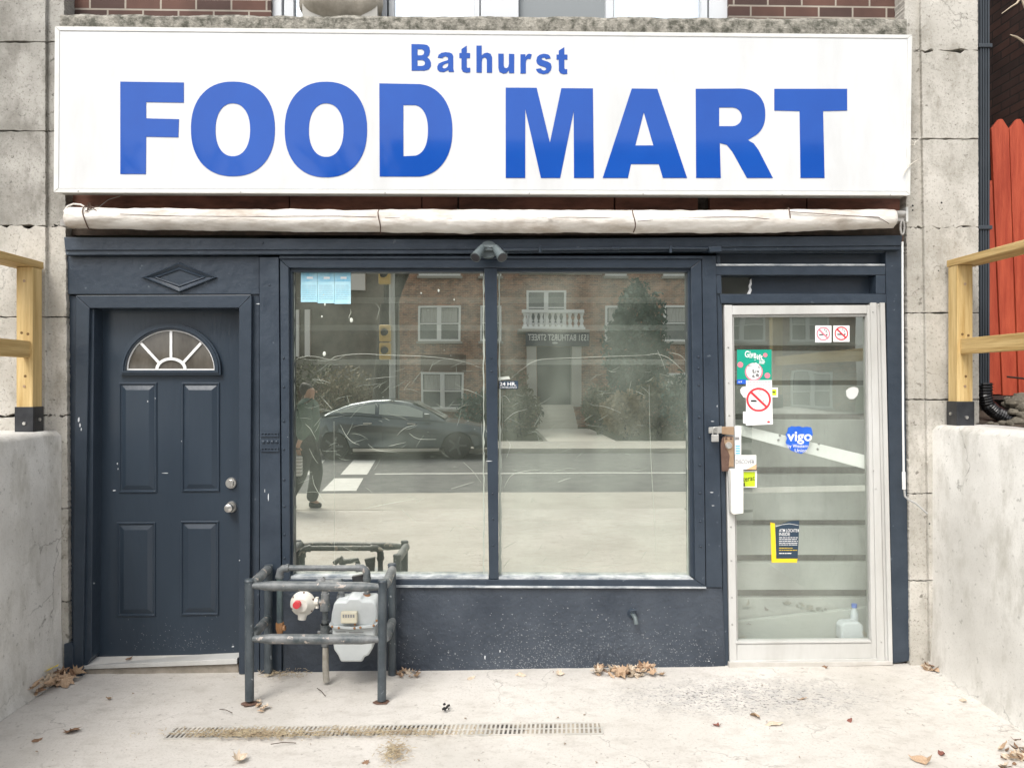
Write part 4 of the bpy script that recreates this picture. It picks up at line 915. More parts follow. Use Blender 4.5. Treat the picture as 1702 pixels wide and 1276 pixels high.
# sticker scraps peeking out
tag(mk('torn_sticker', G().prism([(1240, 642), (1234, 643), (1230.5, 647), (1231, 653), (1236, 660), (1240, 661)], YD, YD + .001), PAPER), 'rounded white sticker scrap at the left edge of the tall no smoking sign', 'sticker')
tag(mk('torn_sticker', G().prism([(1235, 684), (1240, 684), (1240, 704), (1235, 703)], YD, YD + .001), PAPER), 'narrow white sticker strip at the lower left edge of the tall no smoking sign', 'sticker')
T = thing('small_sticker', P(1288, 659, YD), 'small white sticker with a lime square at the right of the tall no smoking sign', 'sticker')
rc('backing', 1283, 644, 1293, 660, YD, PAPER, T); rc('lime_square', 1283, 647, 1290.5, 657, YD - .001, PLIME, T); rc('mark', 1284, 650.5, 1288.5, 652.5, YD - .0018, BLK, T)
# blue wordmark sticker
out = [(1310, 711), (1316, 708), (1322, 709), (1328, 708), (1334, 710), (1341, 709), (1348, 710), (1350, 716), (1351, 722), (1348, 728), (1345, 734), (1344, 742), (1339, 750), (1332, 754), (1324, 752), (1314, 748), (1309, 742), (1306, 735), (1308, 728), (1306, 722), (1309, 716)]
T = thing('blue_sticker', P(1329, 754, YD), 'ragged blue money transfer sticker with white lettering in the middle of the glass door', 'sticker')
shape('backing', [out], YD, PBLUE, T, .0008)
text('lettering', 'vigo', 1308.5, 717, 1349.5, 738, YD - .001, PAPER, T, .022); text('lettering', 'by Western', 1309, 738, 1343.5, 745.5, YD - .0015, PAPER, T, .004); text('lettering', 'Union', 1321, 745.5, 1341, 751, YD - .002, PAPER, T, .004)
# card stickers by the lock
T = thing('payment_sticker', P(1240, 783, YD - .01), 'white payment card sticker with grey capitals beside the door lock', 'sticker')
YP_ = -.003
rc('backing', 1221.5, 756, 1257, 780, YP_, PAPER, T); text('lettering', 'DISCOVER', 1223, 764, 1254, 770.8, YP_ - .001, mat('print_charcoal', (.03, .03, .03), .6), T, .003); shape('orange_corner', [[(1257, 771), (1257, 780), (1240, 780), (1250, 775)]], YP_ - .001, ORANGE, T, .0004)
T = thing('lime_sticker', P(1247, 810, YD), 'lime yellow bank card sticker partly hidden by the white door pull', 'sticker')
rc('backing', 1236, 782, 1258, 810, YD - .008, PAPER, T); rc('lime_field', 1236, 784, 1255, 808, YD - .0095, PLIME, T); text('lettering', 'Interac', 1228.5, 791, 1254.5, 799.5, YD - .0110, BLK, T, .004, rot=8); rc('mark', 1236, 802, 1238, 808, YD - .0105, BLK, T)
T = thing('strip_sticker', P(1227, 758, YP_), 'narrow white strip sticker with blue marks on the door frame beside the lock', 'sticker')
rc('backing', 1221, 708, 1232, 755.5, -.002, PAPER, T); rc('mark', 1222, 726, 1229, 731, -.003, PGREY, T)
for y in (740, 744, 748, 752): rc('blue_mark', 1223, y, 1230, y + 2.2, -.003, CYAN2, T)
# torn machine notice
T = thing('torn_notice', P(1305, 934, YD), 'torn navy and yellow cash machine notice on the lower part of the glass door', 'notice')
shape('yellow_band', [[(1280.5, 868), (1288, 869.5), (1290, 928), (1325.5, 928), (1324.5, 934.5), (1282.5, 934.5)]], YD, PYEL, T, .0008)
shape('navy_sheet', [[(1288.6, 876), (1300, 870.5), (1312, 866), (1328.5, 865), (1327, 905), (1325.5, 927.6), (1290.6, 927.6)]], YD - .0006, PNAVY, T, .0008)
mk('white_curve', G().tube([P(x, y, YD - .0015) for x, y in ((1290, 874.5), (1300, 871.5), (1312, 870), (1327, 872.5))], .0013, 5), PAPER, T)
text('lettering', 'ATM LOCATE', 1295, 878.5, 1325, 883.8, YD - .002, PAPER, T, .006); rc('lettering', 1326, 879, 1327.4, 883.5, YD - .002, PAPER, T); text('lettering', 'INSIDE', 1295, 884.8, 1313, 890, YD - .002, PAPER, T, .006)
lines('small_text', 1295, 1326, (892.5, 895.5, 898.5, 901.5, 904.5), 1.0, YD - .002, PAPER, T, 6, 4); lines('small_text', 1295, 1318, (910,), 1.0, YD - .002, PYEL, T, 7, 4)
lines('small_text', 1295, 1325, (913.5,), 1.0, YD - .002, PYEL, T, 8, 4); lines('small_text', 1295, 1316, (918.5,), 1.4, YD - .002, PAPER, T, 9, 5)
# paper heart on the glass
tag(shape('paper_heart', [[(1406, 649), (1411, 645), (1417, 643), (1421, 643), (1426, 645), (1427, 650), (1425, 657), (1419, 663), (1412, 663), (1407, 658)]], YD, mat('off_white_paper', (.60, .60, .58), .7), None, .001), 'small white paper heart stuck at the right of the glass door', 'paper heart')
# window notices
YW = YM + .004
T = thing('blue_leaflet_sheet', P(541, 505, YW), 'pale blue three panel leaflet taped at the top left of the display window', 'leaflet')
YWf = YM - .004
for a, b, c_ in ((500, 527.5, 502), (528, 555.5, 504), (556, 583, 505)):
    mk('leaflet_panel', G().rect(a, 453, b, c_, YWf, YWf + .001), PCYAN, T)
    mk('leaflet_header', G().rect(a, 453.5, b, 468, YWf - .001, YWf - .0005), mat('leaflet_sky', (.20, .52, .72), .6, (.45, .72, .82), 12), T)
    mk('leaflet_logo', G().rect(a + 10, 460, a + 20, 463.5, YWf - .002, YWf - .0015), PAPER, T)
    lines('leaflet_text', a + 2, b - 2, tuple(474 + k * 3.2 for k in range(8)), .8, YWf - .001, mat('leaflet_ink', (.30, .45, .52), .6), T, int(a), 6)
T = thing('surveillance_sticker', P(844, 646, YW), 'small dark 24 hour surveillance sticker at the left edge of the right window pane', 'sticker')
rc('backing', 829, 633, 861, 646, YWf, PNAVY, T); text('lettering', '24 HR.', 830.5, 635, 858, 641, YWf - .001, PAPER, T, .02); text('lettering', 'SURVEILLANCE', 830.5, 642.3, 859, 645, YWf - .001, PAPER, T, .0)
# things standing inside the door
Jg = thing('plastic_jug', P(1418, 1062, .14), 'translucent white plastic jug on the floor inside the glass door', 'jug')
TRN = mat('milky_plastic', (.55, .60, .64), .4)
mk('jug_body', G().prism([(1398, 1040), (1404, 1034), (1428, 1033), (1436, 1040), (1437, 1062), (1398, 1064)], .10, .18), TRN, Jg, bevel=.012); mk('jug_handle', G().tube([P(x, y, .13) for x, y in ((1404, 1036), (1396, 1044), (1397, 1058))], .007, 8), PAPER, Jg)
Bo = thing('water_bottle', P(1420, 1032, .19), 'clear bottle with a blue cap standing behind the plastic jug', 'bottle')
a = P(1420, 1030, .19); b = P(1420, 1012, .19); mk('bottle_body', G().tube([a, a + (b - a) * .7, b, b + Vector((0, 0, .012))], [.024, .024, .014, .012], 16), TRN, Bo, smooth=50); mk('bottle_cap', G().tube([P(1420, 1009, .19), P(1420, 1003, .19)], .017, 14), PBLUE, Bo, smooth=40)
# ================================================================== DOWNSPOUT
Ds = thing('downspout', P(1640, 700, .05), 'tall charcoal rainwater downspout fixed to the right end of the stone pier', 'downspout')
g = G(); a0, a1_ = P(1626, 300, .02).x, P(1645, 300, .02).x; zb = P(1635, 640, .02).z
g.box(a0, a1_, .02, .09, zb, 6.8)
for k in range(4): xx = a0 + .012 + k * (a1_ - a0 - .024) / 3; g.box(xx - .004, xx + .004, .012, .0195, zb + .01, 6.75)
mk('pipe', g, DSP, Ds)
for y in (76, 378):
    c = P(1635, y, .01); mk('strap', G().box(a0 - .008, a1_ + .008, .004, .1, c.z - .012, c.z + .012), DSP, Ds, bevel=.003)
c0 = P(1637, 636, .04); path = []; rs = []
ctrl = [(1637, 636), (1637, 655), (1641, 672), (1652, 683), (1667, 691), (1682, 697)]
for i in range(len(ctrl) - 1):
    for k in range(8):
        t = k / 8; path.append(P(ctrl[i][0] * (1 - t) + ctrl[i + 1][0] * t, ctrl[i][1] * (1 - t) + ctrl[i + 1][1] * t, .04)); rs.append(.044 if (k % 2) else .037)
mk('flexible_elbow', G().tube(path, rs, 14), FLEX, Ds)
tag(Ds, kind=None)
# ================================================================== RETAINING WALLS, SOIL
def rwall(nm, xi, xo, zt_, yend, label, seed):
    g = G(); q = random.Random(seed); n = 60
    # profile along y with a ragged, flared inner foot; build as grid on inner face, top and end
    rows = [(0.0, .035), (.05, .012), (.3, .0), (zt_ - .03, .0), (zt_, .03 if abs(xo - xi) > .1 else 0), (zt_ + .004, abs(xo - xi))]
    s = 1 if xo > xi else -1
    pts = []
    for i in range(n + 1):
        y = -.018 + (yend + .018) * i / n; row = []
        for (z, dx) in rows:
            sg = -1 if z < .2 else 1
            nn = nz_.noise(Vector((y * 3, z * 3, seed))) * .012 + nz_.noise(Vector((y * 14, z * 14, seed))) * .003
            row.append(Vector((xi + s * (dx * sg + (nn if dx < .2 else 0)), y, max(-.02, z + (nn * .6 if z > 1 else 0)))))
        row.append(Vector((xo, y, -.05))); pts.append(row)
    m_ = len(rows) + 1; g.v = [p for r in pts for p in r]
    for i in range(n):
        for k in range(m_ - 1): a = i * m_ + k; g.f.append((a, a + 1, a + 1 + m_, a + m_))
    g.f.append(tuple(range(m_))); g.f.append(tuple(n * m_ + k for k in range(m_)))
    return tag(mk(nm, g, RENDERW, smooth=60), label, 'concrete wall')
zL, zR = P(50, 716, -.05).z, P(1600, 706, -.05).z
xL, xR = P(97, 800, -.05).x, P(1552, 800, -.05).x
YE = -3.1
rwall('retaining_wall', xL, xL - .42, zL, YE, 'pale rendered low wall at the left of the side door', 1)
rwall('retaining_wall', xR, xR + .30, zR, YE, 'pale rendered low wall at the right, in front of the downspout', 2)
def bed(nm, x0, x1, z, y1, sd):
    g = G(); n, m2 = 50, 40; y0 = YE
    for j in range(m2 + 1):
        for i in range(n + 1):
            x = x0 + (x1 - x0) * i / n; y = y0 + (y1 - y0) * j / m2
            ed = min(i, n - i, j, m2 - j) == 0
            rise = .12 * max(0, min(1, (y + .3) / .6)) if x0 > 0 else 0
            g.v.append(Vector((x, y, -.1 if (ed and j == 0) else z - .05 + rise + .035 * nz_.noise(Vector((x * 5, y * 5, sd))) + .02 * nz_.noise(Vector((x * 17, y * 17, sd))))))
    for j in range(m2):
        for i in range(n): a = j * (n + 1) + i; g.f.append((a, a + 1, a + n + 2, a + n + 1))
    return tag(mk(nm, g, SOIL, smooth=50), kind='structure')
bed('planting_ground', xR + .26, 5.5, zR, 1.2, 5); bed('planting_ground', -7, xL - .38, zL, -.02, 9)
# rubble on the right bed
q = random.Random(11); rk = 0
for (px, py, s_, Y) in ((1688, 668, .050, .05), (1700, 676, .04, .02), (1697, 660, .04, .14), (1676, 663, .022, .1), (1690, 700, .035, -.02), (1678, 704, .022, -.06), (1699, 690, .03, -.02), (1666, 702, .02, -.06), (1655, 706, .015, -.08), (1671, 672, .02, .08), (1683, 684, .025, .0), (1645, 703, .018, -.05)):
    g = G().ball(P(px, py, Y), s_, 12, (1.2, 1, .8))
    cc = P(px, py, Y)
    for v_ in g.v: v_ += (v_ - cc) * nz_.noise(v_ * 30) * .5
    SL = ['biggest grey stone on the soil below the red fence', 'rounded grey stone at the right edge below the red fence', 'upper grey stone against the red fence at the right edge', None, 'stone below the mouth of the black drain elbow', None, 'stone at the right edge on top of the low wall', None, None, None, 'stone in the middle between the drain elbow and the biggest stone', None]
    o = mk('rubble_stone', g, ROCK, smooth=30); tag(o, SL[rk] or 'small broken stone lying on the soil by the downspout', 'stone', None if SL[rk] else 'small stones on the soil by the downspout'); rk += 1
# timber handrails on the walls
def handrail(side, label):
    T = thing('timber_handrail', ((-2.83 if side < 0 else 2.64), -.1, zL if side < 0 else zR), label, 'handrail')
    if side < 0: x0, x1 = P(45, 600, -.17).x + .006 - .09, P(65, 600, -.08).x; pxi = x1
    Yp0, Yp1 = -.17, -.08
    if side < 0:
        xa = P(27, 600, Yp0).x; xb = xa + .092; zt_ = P(45, 443, Yp0).z; zb_ = zL - .02; zk = P(45, 676, Yp0).z
    else:
        xb = P(1617, 600, Yp0).x; xa = xb - .092; zt_ = P(1595, 440, Yp0).z; zb_ = zR - .02; zk = P(1595, 667, Yp0).z
    for dy in (0, -2.65):
        mk('post', G().box(xa, xb, Yp0 + dy, Yp1 + dy, zk - .06, zt_ - .001), WOOD, T, bevel=.004)
        br = mk('post_base', G().box(xa - .006, xb + .006, Yp0 - .006 + dy, Yp1 + .006 + dy, zb_, zk), BLACKM, T, bevel=.002)
        g = G(); xc = (xa + xb) / 2
        g.tube([Vector((xc + .004, Yp0 - .006 + dy, zb_ + .07)), Vector((xc + .004, Yp0 - .014 + dy, zb_ + .07))], .010, 6)
        g2_ = g; g = G()
        g.tube([Vector(((xa - .005) if side > 0 else (xb + .005), Yp0 + .05 + dy, zb_ + .09)), Vector(((xa - .013) if side > 0 else (xb + .013), Yp0 + .05 + dy, zb_ + .09))], .010, 6)
        mk('bolt', g2_, STEEL, br); mk('bolt', g, STEEL, br)
    # top rail flat, mid rail on the street side of the posts
    xi = xa - .004 if side > 0 else xb + .004
    xo = xb + .055 if side > 0 else xa - .055
    mk('top_rail', G().box(min(xi, xo), max(xi, xo), -2.95, Yp1 + .01, zt_, zt_ + .040), WOODR, T, bevel=.004)
    z1, z0 = (P(30, 566, -.2).z, P(30, 594, -.2).z) if side < 0 else (P(1620, 562, -.2).z, P(1620, 588, -.2).z)
    mx = (xa + xb) / 2 + (.012 if side < 0 else -.008)
    mk('mid_rail', G().box(mx - .02, mx + .02, -2.73, Yp0 - .001, z0, z1), WOODR, T, bevel=.004)
    for z in (P(45, 467, Yp0).z, P(45, 642, Yp0).z): mk('screw', G().tube([Vector((xa + .045, Yp0, z)), Vector((xa + .045, Yp0 - .003, z))], .008, 10), BRONZE, T)
    for z, dx in ((P(45, 553, Yp0).z, .03), (P(45, 555, Yp0).z, .065), (P(45, 625, Yp0).z, .05)): mk('knot', G().tube([Vector((xa + dx, Yp0 - .0005, z)), Vector((xa + dx, Yp0 - .0012, z))], .008, 10), mat('wood_knot', (.16, .09, .03), .8), T)
    return T
handrail(-1, 'pale timber handrail on the low wall left of the side door')
handrail(1, 'honey coloured timber handrail on the low wall in front of the red fence')
# ================================================================== RED FENCE, NEIGHBOUR
Fn = thing('board_fence', P(1690, 660, .5), 'red stained board fence with pointed tops closing the alley beside the downspout', 'fence')
YF = .42
xs = [(1640, 1656, 1640, 1663), (1650, 1677, 1667, 1691), (1680, 1707, 1694, 1722), (1711, 1738, 1725, 1753), (1742, 1769, 1756, 1784), (1773, 1800, 1787, 1815)]
for k, (a, b, c_, d_) in enumerate(xs):
    if k == 0: continue
    a -= 2; m_ = (a + b) / 2
    g = G().prism([(a, 214), (m_ - 2, 198), (m_ + 4, 198), (b, 214), (d_, 657), (c_, 657)], YF, YF + .025); mk('board', g, RED, Fn, bevel=.002)
g = G().prism([(1640, 300), (1649, 300), (1664, 655), (1640, 655)], YF, YF + .02); mk('board', g, RED, Fn)
mk('fence_rail', G().rect(1640, 300, 1810, 320, YF + .03, YF + .06), RED, Fn); mk('fence_rail', G().rect(1640, 600, 1810, 620, YF + .03, YF + .06), RED, Fn)
mk('bottom_beam', G().rect(1640, 657.5, 1810, 664, YF - .03, YF + .06), mat('old_beam', (.05, .03, .025), .9), Fn)
NB = thing('neighbour_house', (6, 2, 0), 'dark red brick house wall across the alley behind the red fence', 'house')
mk('brick_wall', G().box(4.05, 9, -.0, 9, -.1, 8), BRICKN, NB)
mk('rear_wall', G().box(2.78, 4.04, 6.5, 6.8, -.1, 8), BRICKN, NB)
mk('roof', G().add([(3.9, -.2, 8), (9.2, -.2, 8), (9.2, 9.2, 8), (3.9, 9.2, 8), (6.5, -.2, 10), (6.5, 9.2, 10)], [(0, 1, 4), (3, 5, 2), (0, 4, 5, 3), (1, 2, 5, 4), (0, 3, 2, 1)]), MORT, NB)
g = G().tube([P(1702, 70, -.1), P(1690, 62, -.1), P(1679, 58, -.1)], [.008, .006, .003], 6); g.tube([P(1697, -4, -.1), P(1690, 6, -.1), P(1680, 12, -.1), P(1665, 23, -.1)], [.007, .006, .004, .002], 6)
g.tube([P(1760, 190, -.1), P(1725, 100, -.1), P(1702, 70, -.1)], [.012, .01, .008], 6); g.tube([P(1760, 190, -.1), P(1715, 40, -.1), P(1697, -4, -.1)], [.012, .009, .007], 6); g.tube([P(1775, 700, -.1), P(1770, 400, -.1), P(1760, 190, -.1)], [.02, .016, .012], 8)
tag(mk('bare_shrub', g, mat('pale_twig', (.42, .35, .26), .8), smooth=60), 'bare pale shrub twigs in front of the dark brick wall at the right edge', 'shrub')
g = G().tube([P(1674, 626, .3), P(1702, 629, .3), P(1740, 627, .3)], .006, 6); tag(mk('fallen_stick', g, mat('dark_twig', (.03, .02, .015), .9)), 'thin dark stick lying across the foot of the red fence', 'stick')
# ================================================================== DRAIN, LEAVES, LITTER
T = thing('trench_drain', Gz(640, 1216, .004), 'long narrow slotted drain grate set in the concrete in front of the shop', 'drain')
a, b = Gz(284, 1216), Gz(1000, 1216); yy0, yy1 = Gz(640, 1224).y, Gz(640, 1207).y
sk = (b.y - a.y) * 0
mk('drain_channel', G().box(a.x, b.x, yy0, yy1, -.0, .0135), mat('drain_black', (.05, .045, .04), .95, (.40, .35, .28), 4, detail=8, lo=.42, hi=.56), T)
g = G(); n = 96; GR = mat('drain_grating', (.40, .39, .36), .7, (.56, .53, .48), 5); L = b.x - a.x
for k in range(n + 1):
    x = a.x + L * k / n; g.slab([(x - .005, yy0, .0165), (x + .005, yy0, .0165), (x + .016, yy1, .0165), (x + .006, yy1, .0165)], Vector((0, 0, -.004)))
mk('grate_bars', g, GR, T)
g = G(); g.box(a.x, b.x, yy0 - .008, yy0, 0, .0175); g.box(a.x, b.x, yy1, yy1 + .008, 0, .0175); ym = (yy0 + yy1) / 2; g.box(a.x, b.x, ym - .003, ym + .003, .012, .0178); mk('grate_frame', g, GR, T); T.location.z -= .009
q = random.Random(21)
LM = [mat('leaf_tan', (.34, .22, .13), .75, (.48, .35, .24), 12), mat('leaf_brown', (.15, .08, .045), .75, (.26, .16, .095), 14), mat('leaf_pale', (.46, .37, .27), .8, (.60, .51, .40), 10), mat('leaf_maroon', (.16, .05, .04), .7, (.25, .10, .07), 12), mat('leaf_yellow', (.75, .55, .02), .6, (.8, .62, .08), 8)]
def leaf_mesh(kind, sd):
    q = random.Random(sd)
    if kind == 'maple': outline = [(0, -1), (.12, -.55), (.55, -.75), (.5, -.4), (1.0, -.2), (.65, .02), (.85, .5), (.4, .38), (.3, .6), (0, 1.05), (-.28, .6), (-.42, .36), (-.85, .45), (-.6, .0), (-1, -.25), (-.5, -.42), (-.5, -.78), (-.12, -.55)]
    else: outline = [(0, -1), (.22, -.7), (.38, -.3), (.42, .1), (.3, .55), (.12, .85), (0, 1.1), (-.14, .85), (-.33, .5), (-.4, .1), (-.36, -.3), (-.2, -.7)]
    cur = q.uniform(.15, .55); cur2 = q.uniform(-.25, .45); ph = q.uniform(0, 6)
    def h(x, y): return cur * x * x + cur2 * y * y + .12 * math.sin(4 * x + ph) + .10 * math.sin(5 * y + ph)
    g = G(); n = len(outline); ls = [(0, 0)] + [(x * .5, y * .5) for x, y in outline] + outline
    v = [(x, y, h(x, y)) for x, y in ls]; fz = []
    for k in range(n): fz += [(0, 1 + k, 1 + (k + 1) % n), (1 + k, 1 + n + k, 1 + n + (k + 1) % n, 1 + (k + 1) % n)]
    mz = min(p[2] for p in v); v = [(x, y, z - mz + .05) for x, y, z in v]
    me = bpy.data.meshes.new('fallen_leaf'); me.from_pydata(v, [], fz); me.materials.append(LM[0]); return me
LMESH = [[None] * 5 for _ in range(6)]
for i in range(6):
    base_me = leaf_mesh('maple' if i % 2 else 'oval', i)
    for j in range(5):
        mj = base_me.copy(); mj.materials.clear(); mj.materials.append(LM[j]); LMESH[i][j] = mj
def leaf(px, py, s_, col, label=None, group=None, kind=None, lift=0, tilt=.2, z0=.003):
    o = bpy.data.objects.new('fallen_leaf', LMESH[q.randrange(6) if kind is None else kind][col]); COL.objects.link(o)
    p = Gz(px, py, z0); y_lim = -.02
    if p.y > y_lim: p.y = y_lim - q.uniform(0, .03)
    o.location = (p.x, p.y, z0 + lift); o.scale = (s_, s_ * q.uniform(.8, 1.2), s_ * q.uniform(.8, 1.3)); o.rotation_euler = (q.uniform(-tilt, tilt), q.uniform(-tilt, tilt), q.uniform(0, 6.28))
    if group:
        cn = ('tan', 'brown', 'pale', 'maroon', 'yellow')[col]; sn = 'large' if s_ > .036 else ('small' if s_ < .024 else 'medium'); kn = 'oval' if o.data.vertices.__len__() < 30 else 'lobed'
        label = '%s %s %s leaf %s' % (sn, cn, kn, label)
    tag(o, label, 'leaf', group); return o
GL = 'leaves heaped in the left corner'
for k in range(44):
    t = q.random(); px = 10 + 108 * t + q.uniform(-12, 10); py = 1164 - 38 * t + q.uniform(-4, 14) * (1 - .5 * t)
    leaf(px, py, q.uniform(.026, .058), q.choice([0, 2, 2, 0, 2, 1, 0]), 'in the heap at the left corner', GL, lift=q.uniform(.002, .055), tilt=.6)
leaf(80, 1138, .062, 4, 'bright yellow leaf among the brown heap at the left corner', None, 0, .075, .3)
leaf(87, 1117, .040, 1, 'curled brown leaf standing on top of the left corner heap', None, 1, .09, 1.2)
leaf(35, 1162, .085, 0, 'large flat tan leaf at the foot of the left low wall', None, 0, .045, .3)
GM = 'leaves heaped under the navy panel'
for k in range(64):
    t = q.gauss(.5, .25); leaf(978 + 122 * t, 1119 + q.uniform(-7, 8), q.uniform(.018, .042), q.choice([0, 1, 2, 2, 0]), 'in the heap under the spattered navy panel', GM, lift=q.uniform(0, .03), tilt=.7)
GB = 'leaves gathered behind the guard cage'
for k in range(16): leaf(656 + 40 * q.random(), 1118 + q.uniform(-6, 8), q.uniform(.014, .028), q.choice([0, 1, 2]), 'beside the right rear post of the guard cage', GB, lift=q.uniform(0, .01), tilt=.5)
for k in range(8): leaf(428 + 30 * q.random(), 1172 + q.uniform(-6, 12), q.uniform(.016, .032), q.choice([0, 2, 2]), 'at the foot of the left front cage post', 'leaves at the left front cage post', lift=q.uniform(0, .008), tilt=.3)
GRr = 'leaves heaped in the right corner'
for k in range(34):
    t = q.random(); leaf(1528 + 70 * t, 1108 + 16 * t + q.uniform(-5, 6), q.uniform(.024, .05), q.choice([0, 2, 2, 1]), 'in the heap at the foot of the right low wall', GRr, lift=q.uniform(0, .02), tilt=.6)
for k in range(18): leaf(1702 - 45 * q.random() ** 1.5, 1262 + q.uniform(-26, 20), q.uniform(.018, .036), q.choice([0, 1, 1, 2]), 'in the heap at the bottom right corner of the concrete', 'leaves at the bottom right', lift=q.uniform(0, .02), tilt=.6)
for px, py, s_, c_, lb in ((1362, 1105, .042, 1, 'curled brown leaf leaning against the sill of the glass door'), (120, 1216, .045, 1, 'brown leaf lying alone on the concrete at the left'), (60, 1231, .026, 1, 'small brown leaf left of the drain'),
                           (1255, 1192, .045, 0, 'pale tan leaf on the concrete below the glass door'), (1286, 1205, .040, 2, 'folded pale leaf beside the tan leaf below the glass door'), (1412, 1199, .03, 3, 'dark maroon leaf standing on the concrete at the right'),
                           (1333, 1162, .028, 0, 'small orange tan leaf on the patched concrete below the glass door'), (1192, 1206, .025, 3, 'thin maroon leaf near the right end of the drain'), (1565, 1254, .032, 3, 'maroon leaf near the bottom right of the concrete'),
                           (1535, 1268, .05, 0, 'long curled leaf at the bottom edge toward the right'), (398, 1264, .038, 2, 'pale jagged leaf at the bottom edge below the drain'), (608, 1268, .022, 1, 'small crumpled leaf at the bottom edge below the drain middle'),
                           (930, 1122, .03, 2, 'pale leaf near the base of the navy panel left of the heap'), (865, 1123, .036, 2, 'pale crumpled leaf below the middle of the navy panel'), (782, 1128, .03, 2, 'cream leaf scrap right of the guard cage'), (1700, 1176, .035, 1, 'brown leaf at the right edge of the concrete'),
                           (1600, 1165, .04, 2, 'pale shredded leaf beside the foot of the right low wall'), (180, 1162, .02, 0, 'tiny tan leaf in front of the side door'), (920, 1117, .014, 3, 'tiny dark leaf below the navy panel')):
    leaf(px, py, s_, c_, lb, None, None, .0, .35)
o = leaf(205, 1099, .02, 1, 'small brown leaf lying on the sill of the side door', None, 0); o.location = P(214, 1096, .05) + Vector((0, 0, .004))
# clipping heaps on the drain
def tuft(cx, cy, n, rx, ry, label, sd):
    q = random.Random(sd); g = G()
    for k in range(n):
        p = Gz(cx + q.gauss(0, rx), cy + q.gauss(0, ry), .016) + Vector((0, 0, q.uniform(.002, .012))); a = q.uniform(0, 6.28); L = q.uniform(.012, .035); d = Vector((math.cos(a), math.sin(a), q.uniform(-.1, .2))) * L
        g.tube([p, p + d * .5 + Vector((0, 0, .003)), p + d], [.0012, .0014, .0006], 4)
    o = mk('straw_litter', g, mat('straw', (.50, .42, .28), .9, (.30, .23, .15), 30)); tag(o, label, 'litter', kind='stuff')
tuft(420, 1220, 900, 62, 3.4, 'straw coloured leaf litter caught on the left half of the drain', 3)
tuft(655, 1250, 260, 11, 9, 'small heap of straw litter in front of the drain', 4)
tuft(640, 1218, 420, 70, 3.2, 'thin straw litter along the middle of the drain', 5)
tuft(470, 1120, 130, 22, 4, 'fine dry litter behind the left side of the guard cage', 6)
g = G(); q = random.Random(31)
for k in range(420):
    px, py = q.uniform(0, 1702), 1120 + 160 * q.random(); p = Gz(px, py, .012)
    if not (-2.65 < p.x < 2.45): continue
    s_ = q.uniform(.0006, .0026) * (1 + 1.2 * (q.random() < .06)); g.obox(p, (s_ * 2, s_, s_ * .8), Matrix.Rotation(q.uniform(0, 6), 3, 'Z'))
tag(mk('grit', g, mat('grit', (.25, .2, .15), .9, (.42, .36, .30), 40)), 'fine grit and crumbs scattered over the concrete', 'grit', kind='stuff')
for k, (px, py) in enumerate(((740, 1178),)):
    g = G(); p = Gz(px, py, .012)
    for j in range(10): g.obox(p + Vector((q.uniform(-.022, .022), q.uniform(-.03, .03), q.uniform(.003, .02))), (q.uniform(.006, .016), .006, q.uniform(.006, .014)), Matrix.Rotation(q.uniform(0, 3), 3, 'Y'))
    tag(mk('black_scrap', g, BLK), 'crumpled black and white scrap on the concrete right of the cage', 'litter')
for k, (p0, p1, lb) in enumerate((((527, 1143), (541, 1156), 'short dark twig inside the guard cage area'), ((450, 1236), (492, 1234), 'thin dark twig just in front of the drain'), ((365, 1178), (386, 1184), 'tiny curved twig left of the cage post'))):
    a = Gz(*p0, .014); b = Gz(*p1, .014); tag(mk('twig', G().tube([a, (a + b) / 2 + Vector((0, 0, .006)), b], .002, 5), mat('twig_brown', (.07, .05, .035), .9)), lb, 'twig')
# ================================================================== ACROSS THE STREET (seen mirrored in the shop windows)
def vb(g, x0, y0, x1, y1, d0, d1):        # box between picture columns/rows at depth d0, thickness to d1
    a, b = V(x0, y0, d0), V(x1, y1, d0); Ya, Yb_ = VY(d0), VY(d1)
    g.box(min(a.x, b.x), max(a.x, b.x), min(Ya, Yb_), max(Ya, Yb_), min(a.z, b.z), max(a.z, b.z)); return g
OB = thing('apartment_house', V(900, 706, 33), 'brick apartment house with white windows and a balcony over its entrance across the street', 'building')
DW = 33.0
g = G(); a, b = V(664, 700, DW).x, V(1420, 700, DW).x
g.box(a, b, VY(DW) - 9, VY(DW), -.2, 11.5); mk('brick_wall', g, BRICKO, OB)
UPV2 = mat('bright_white_frame', (.88, .89, .88), .4)
g = G().box(a - .3, b + .3, VY(DW) - 9.3, VY(DW) + .3, 11.5, 11.9); mk('roof', g, PALE, OB)
STB = mat('stone_band', (.42, .40, .36), .9)
g = vb(G(), 700, 590, 774, 618, DW - .06, DW); mk('soldier_lintel', g, mat('soldier_brick', (.15, .085, .06), .9, (.09, .06, .045), 30, stretch=(20, 1, .1)), OB)
OG = mat('dark_pane', (.14, .16, .16), .12, (.20, .21, .20), 3); CURT = mat('net_curtain', (.62, .62, .58), .9, (.40, .40, .38), 8, stretch=(8, 1, .3))
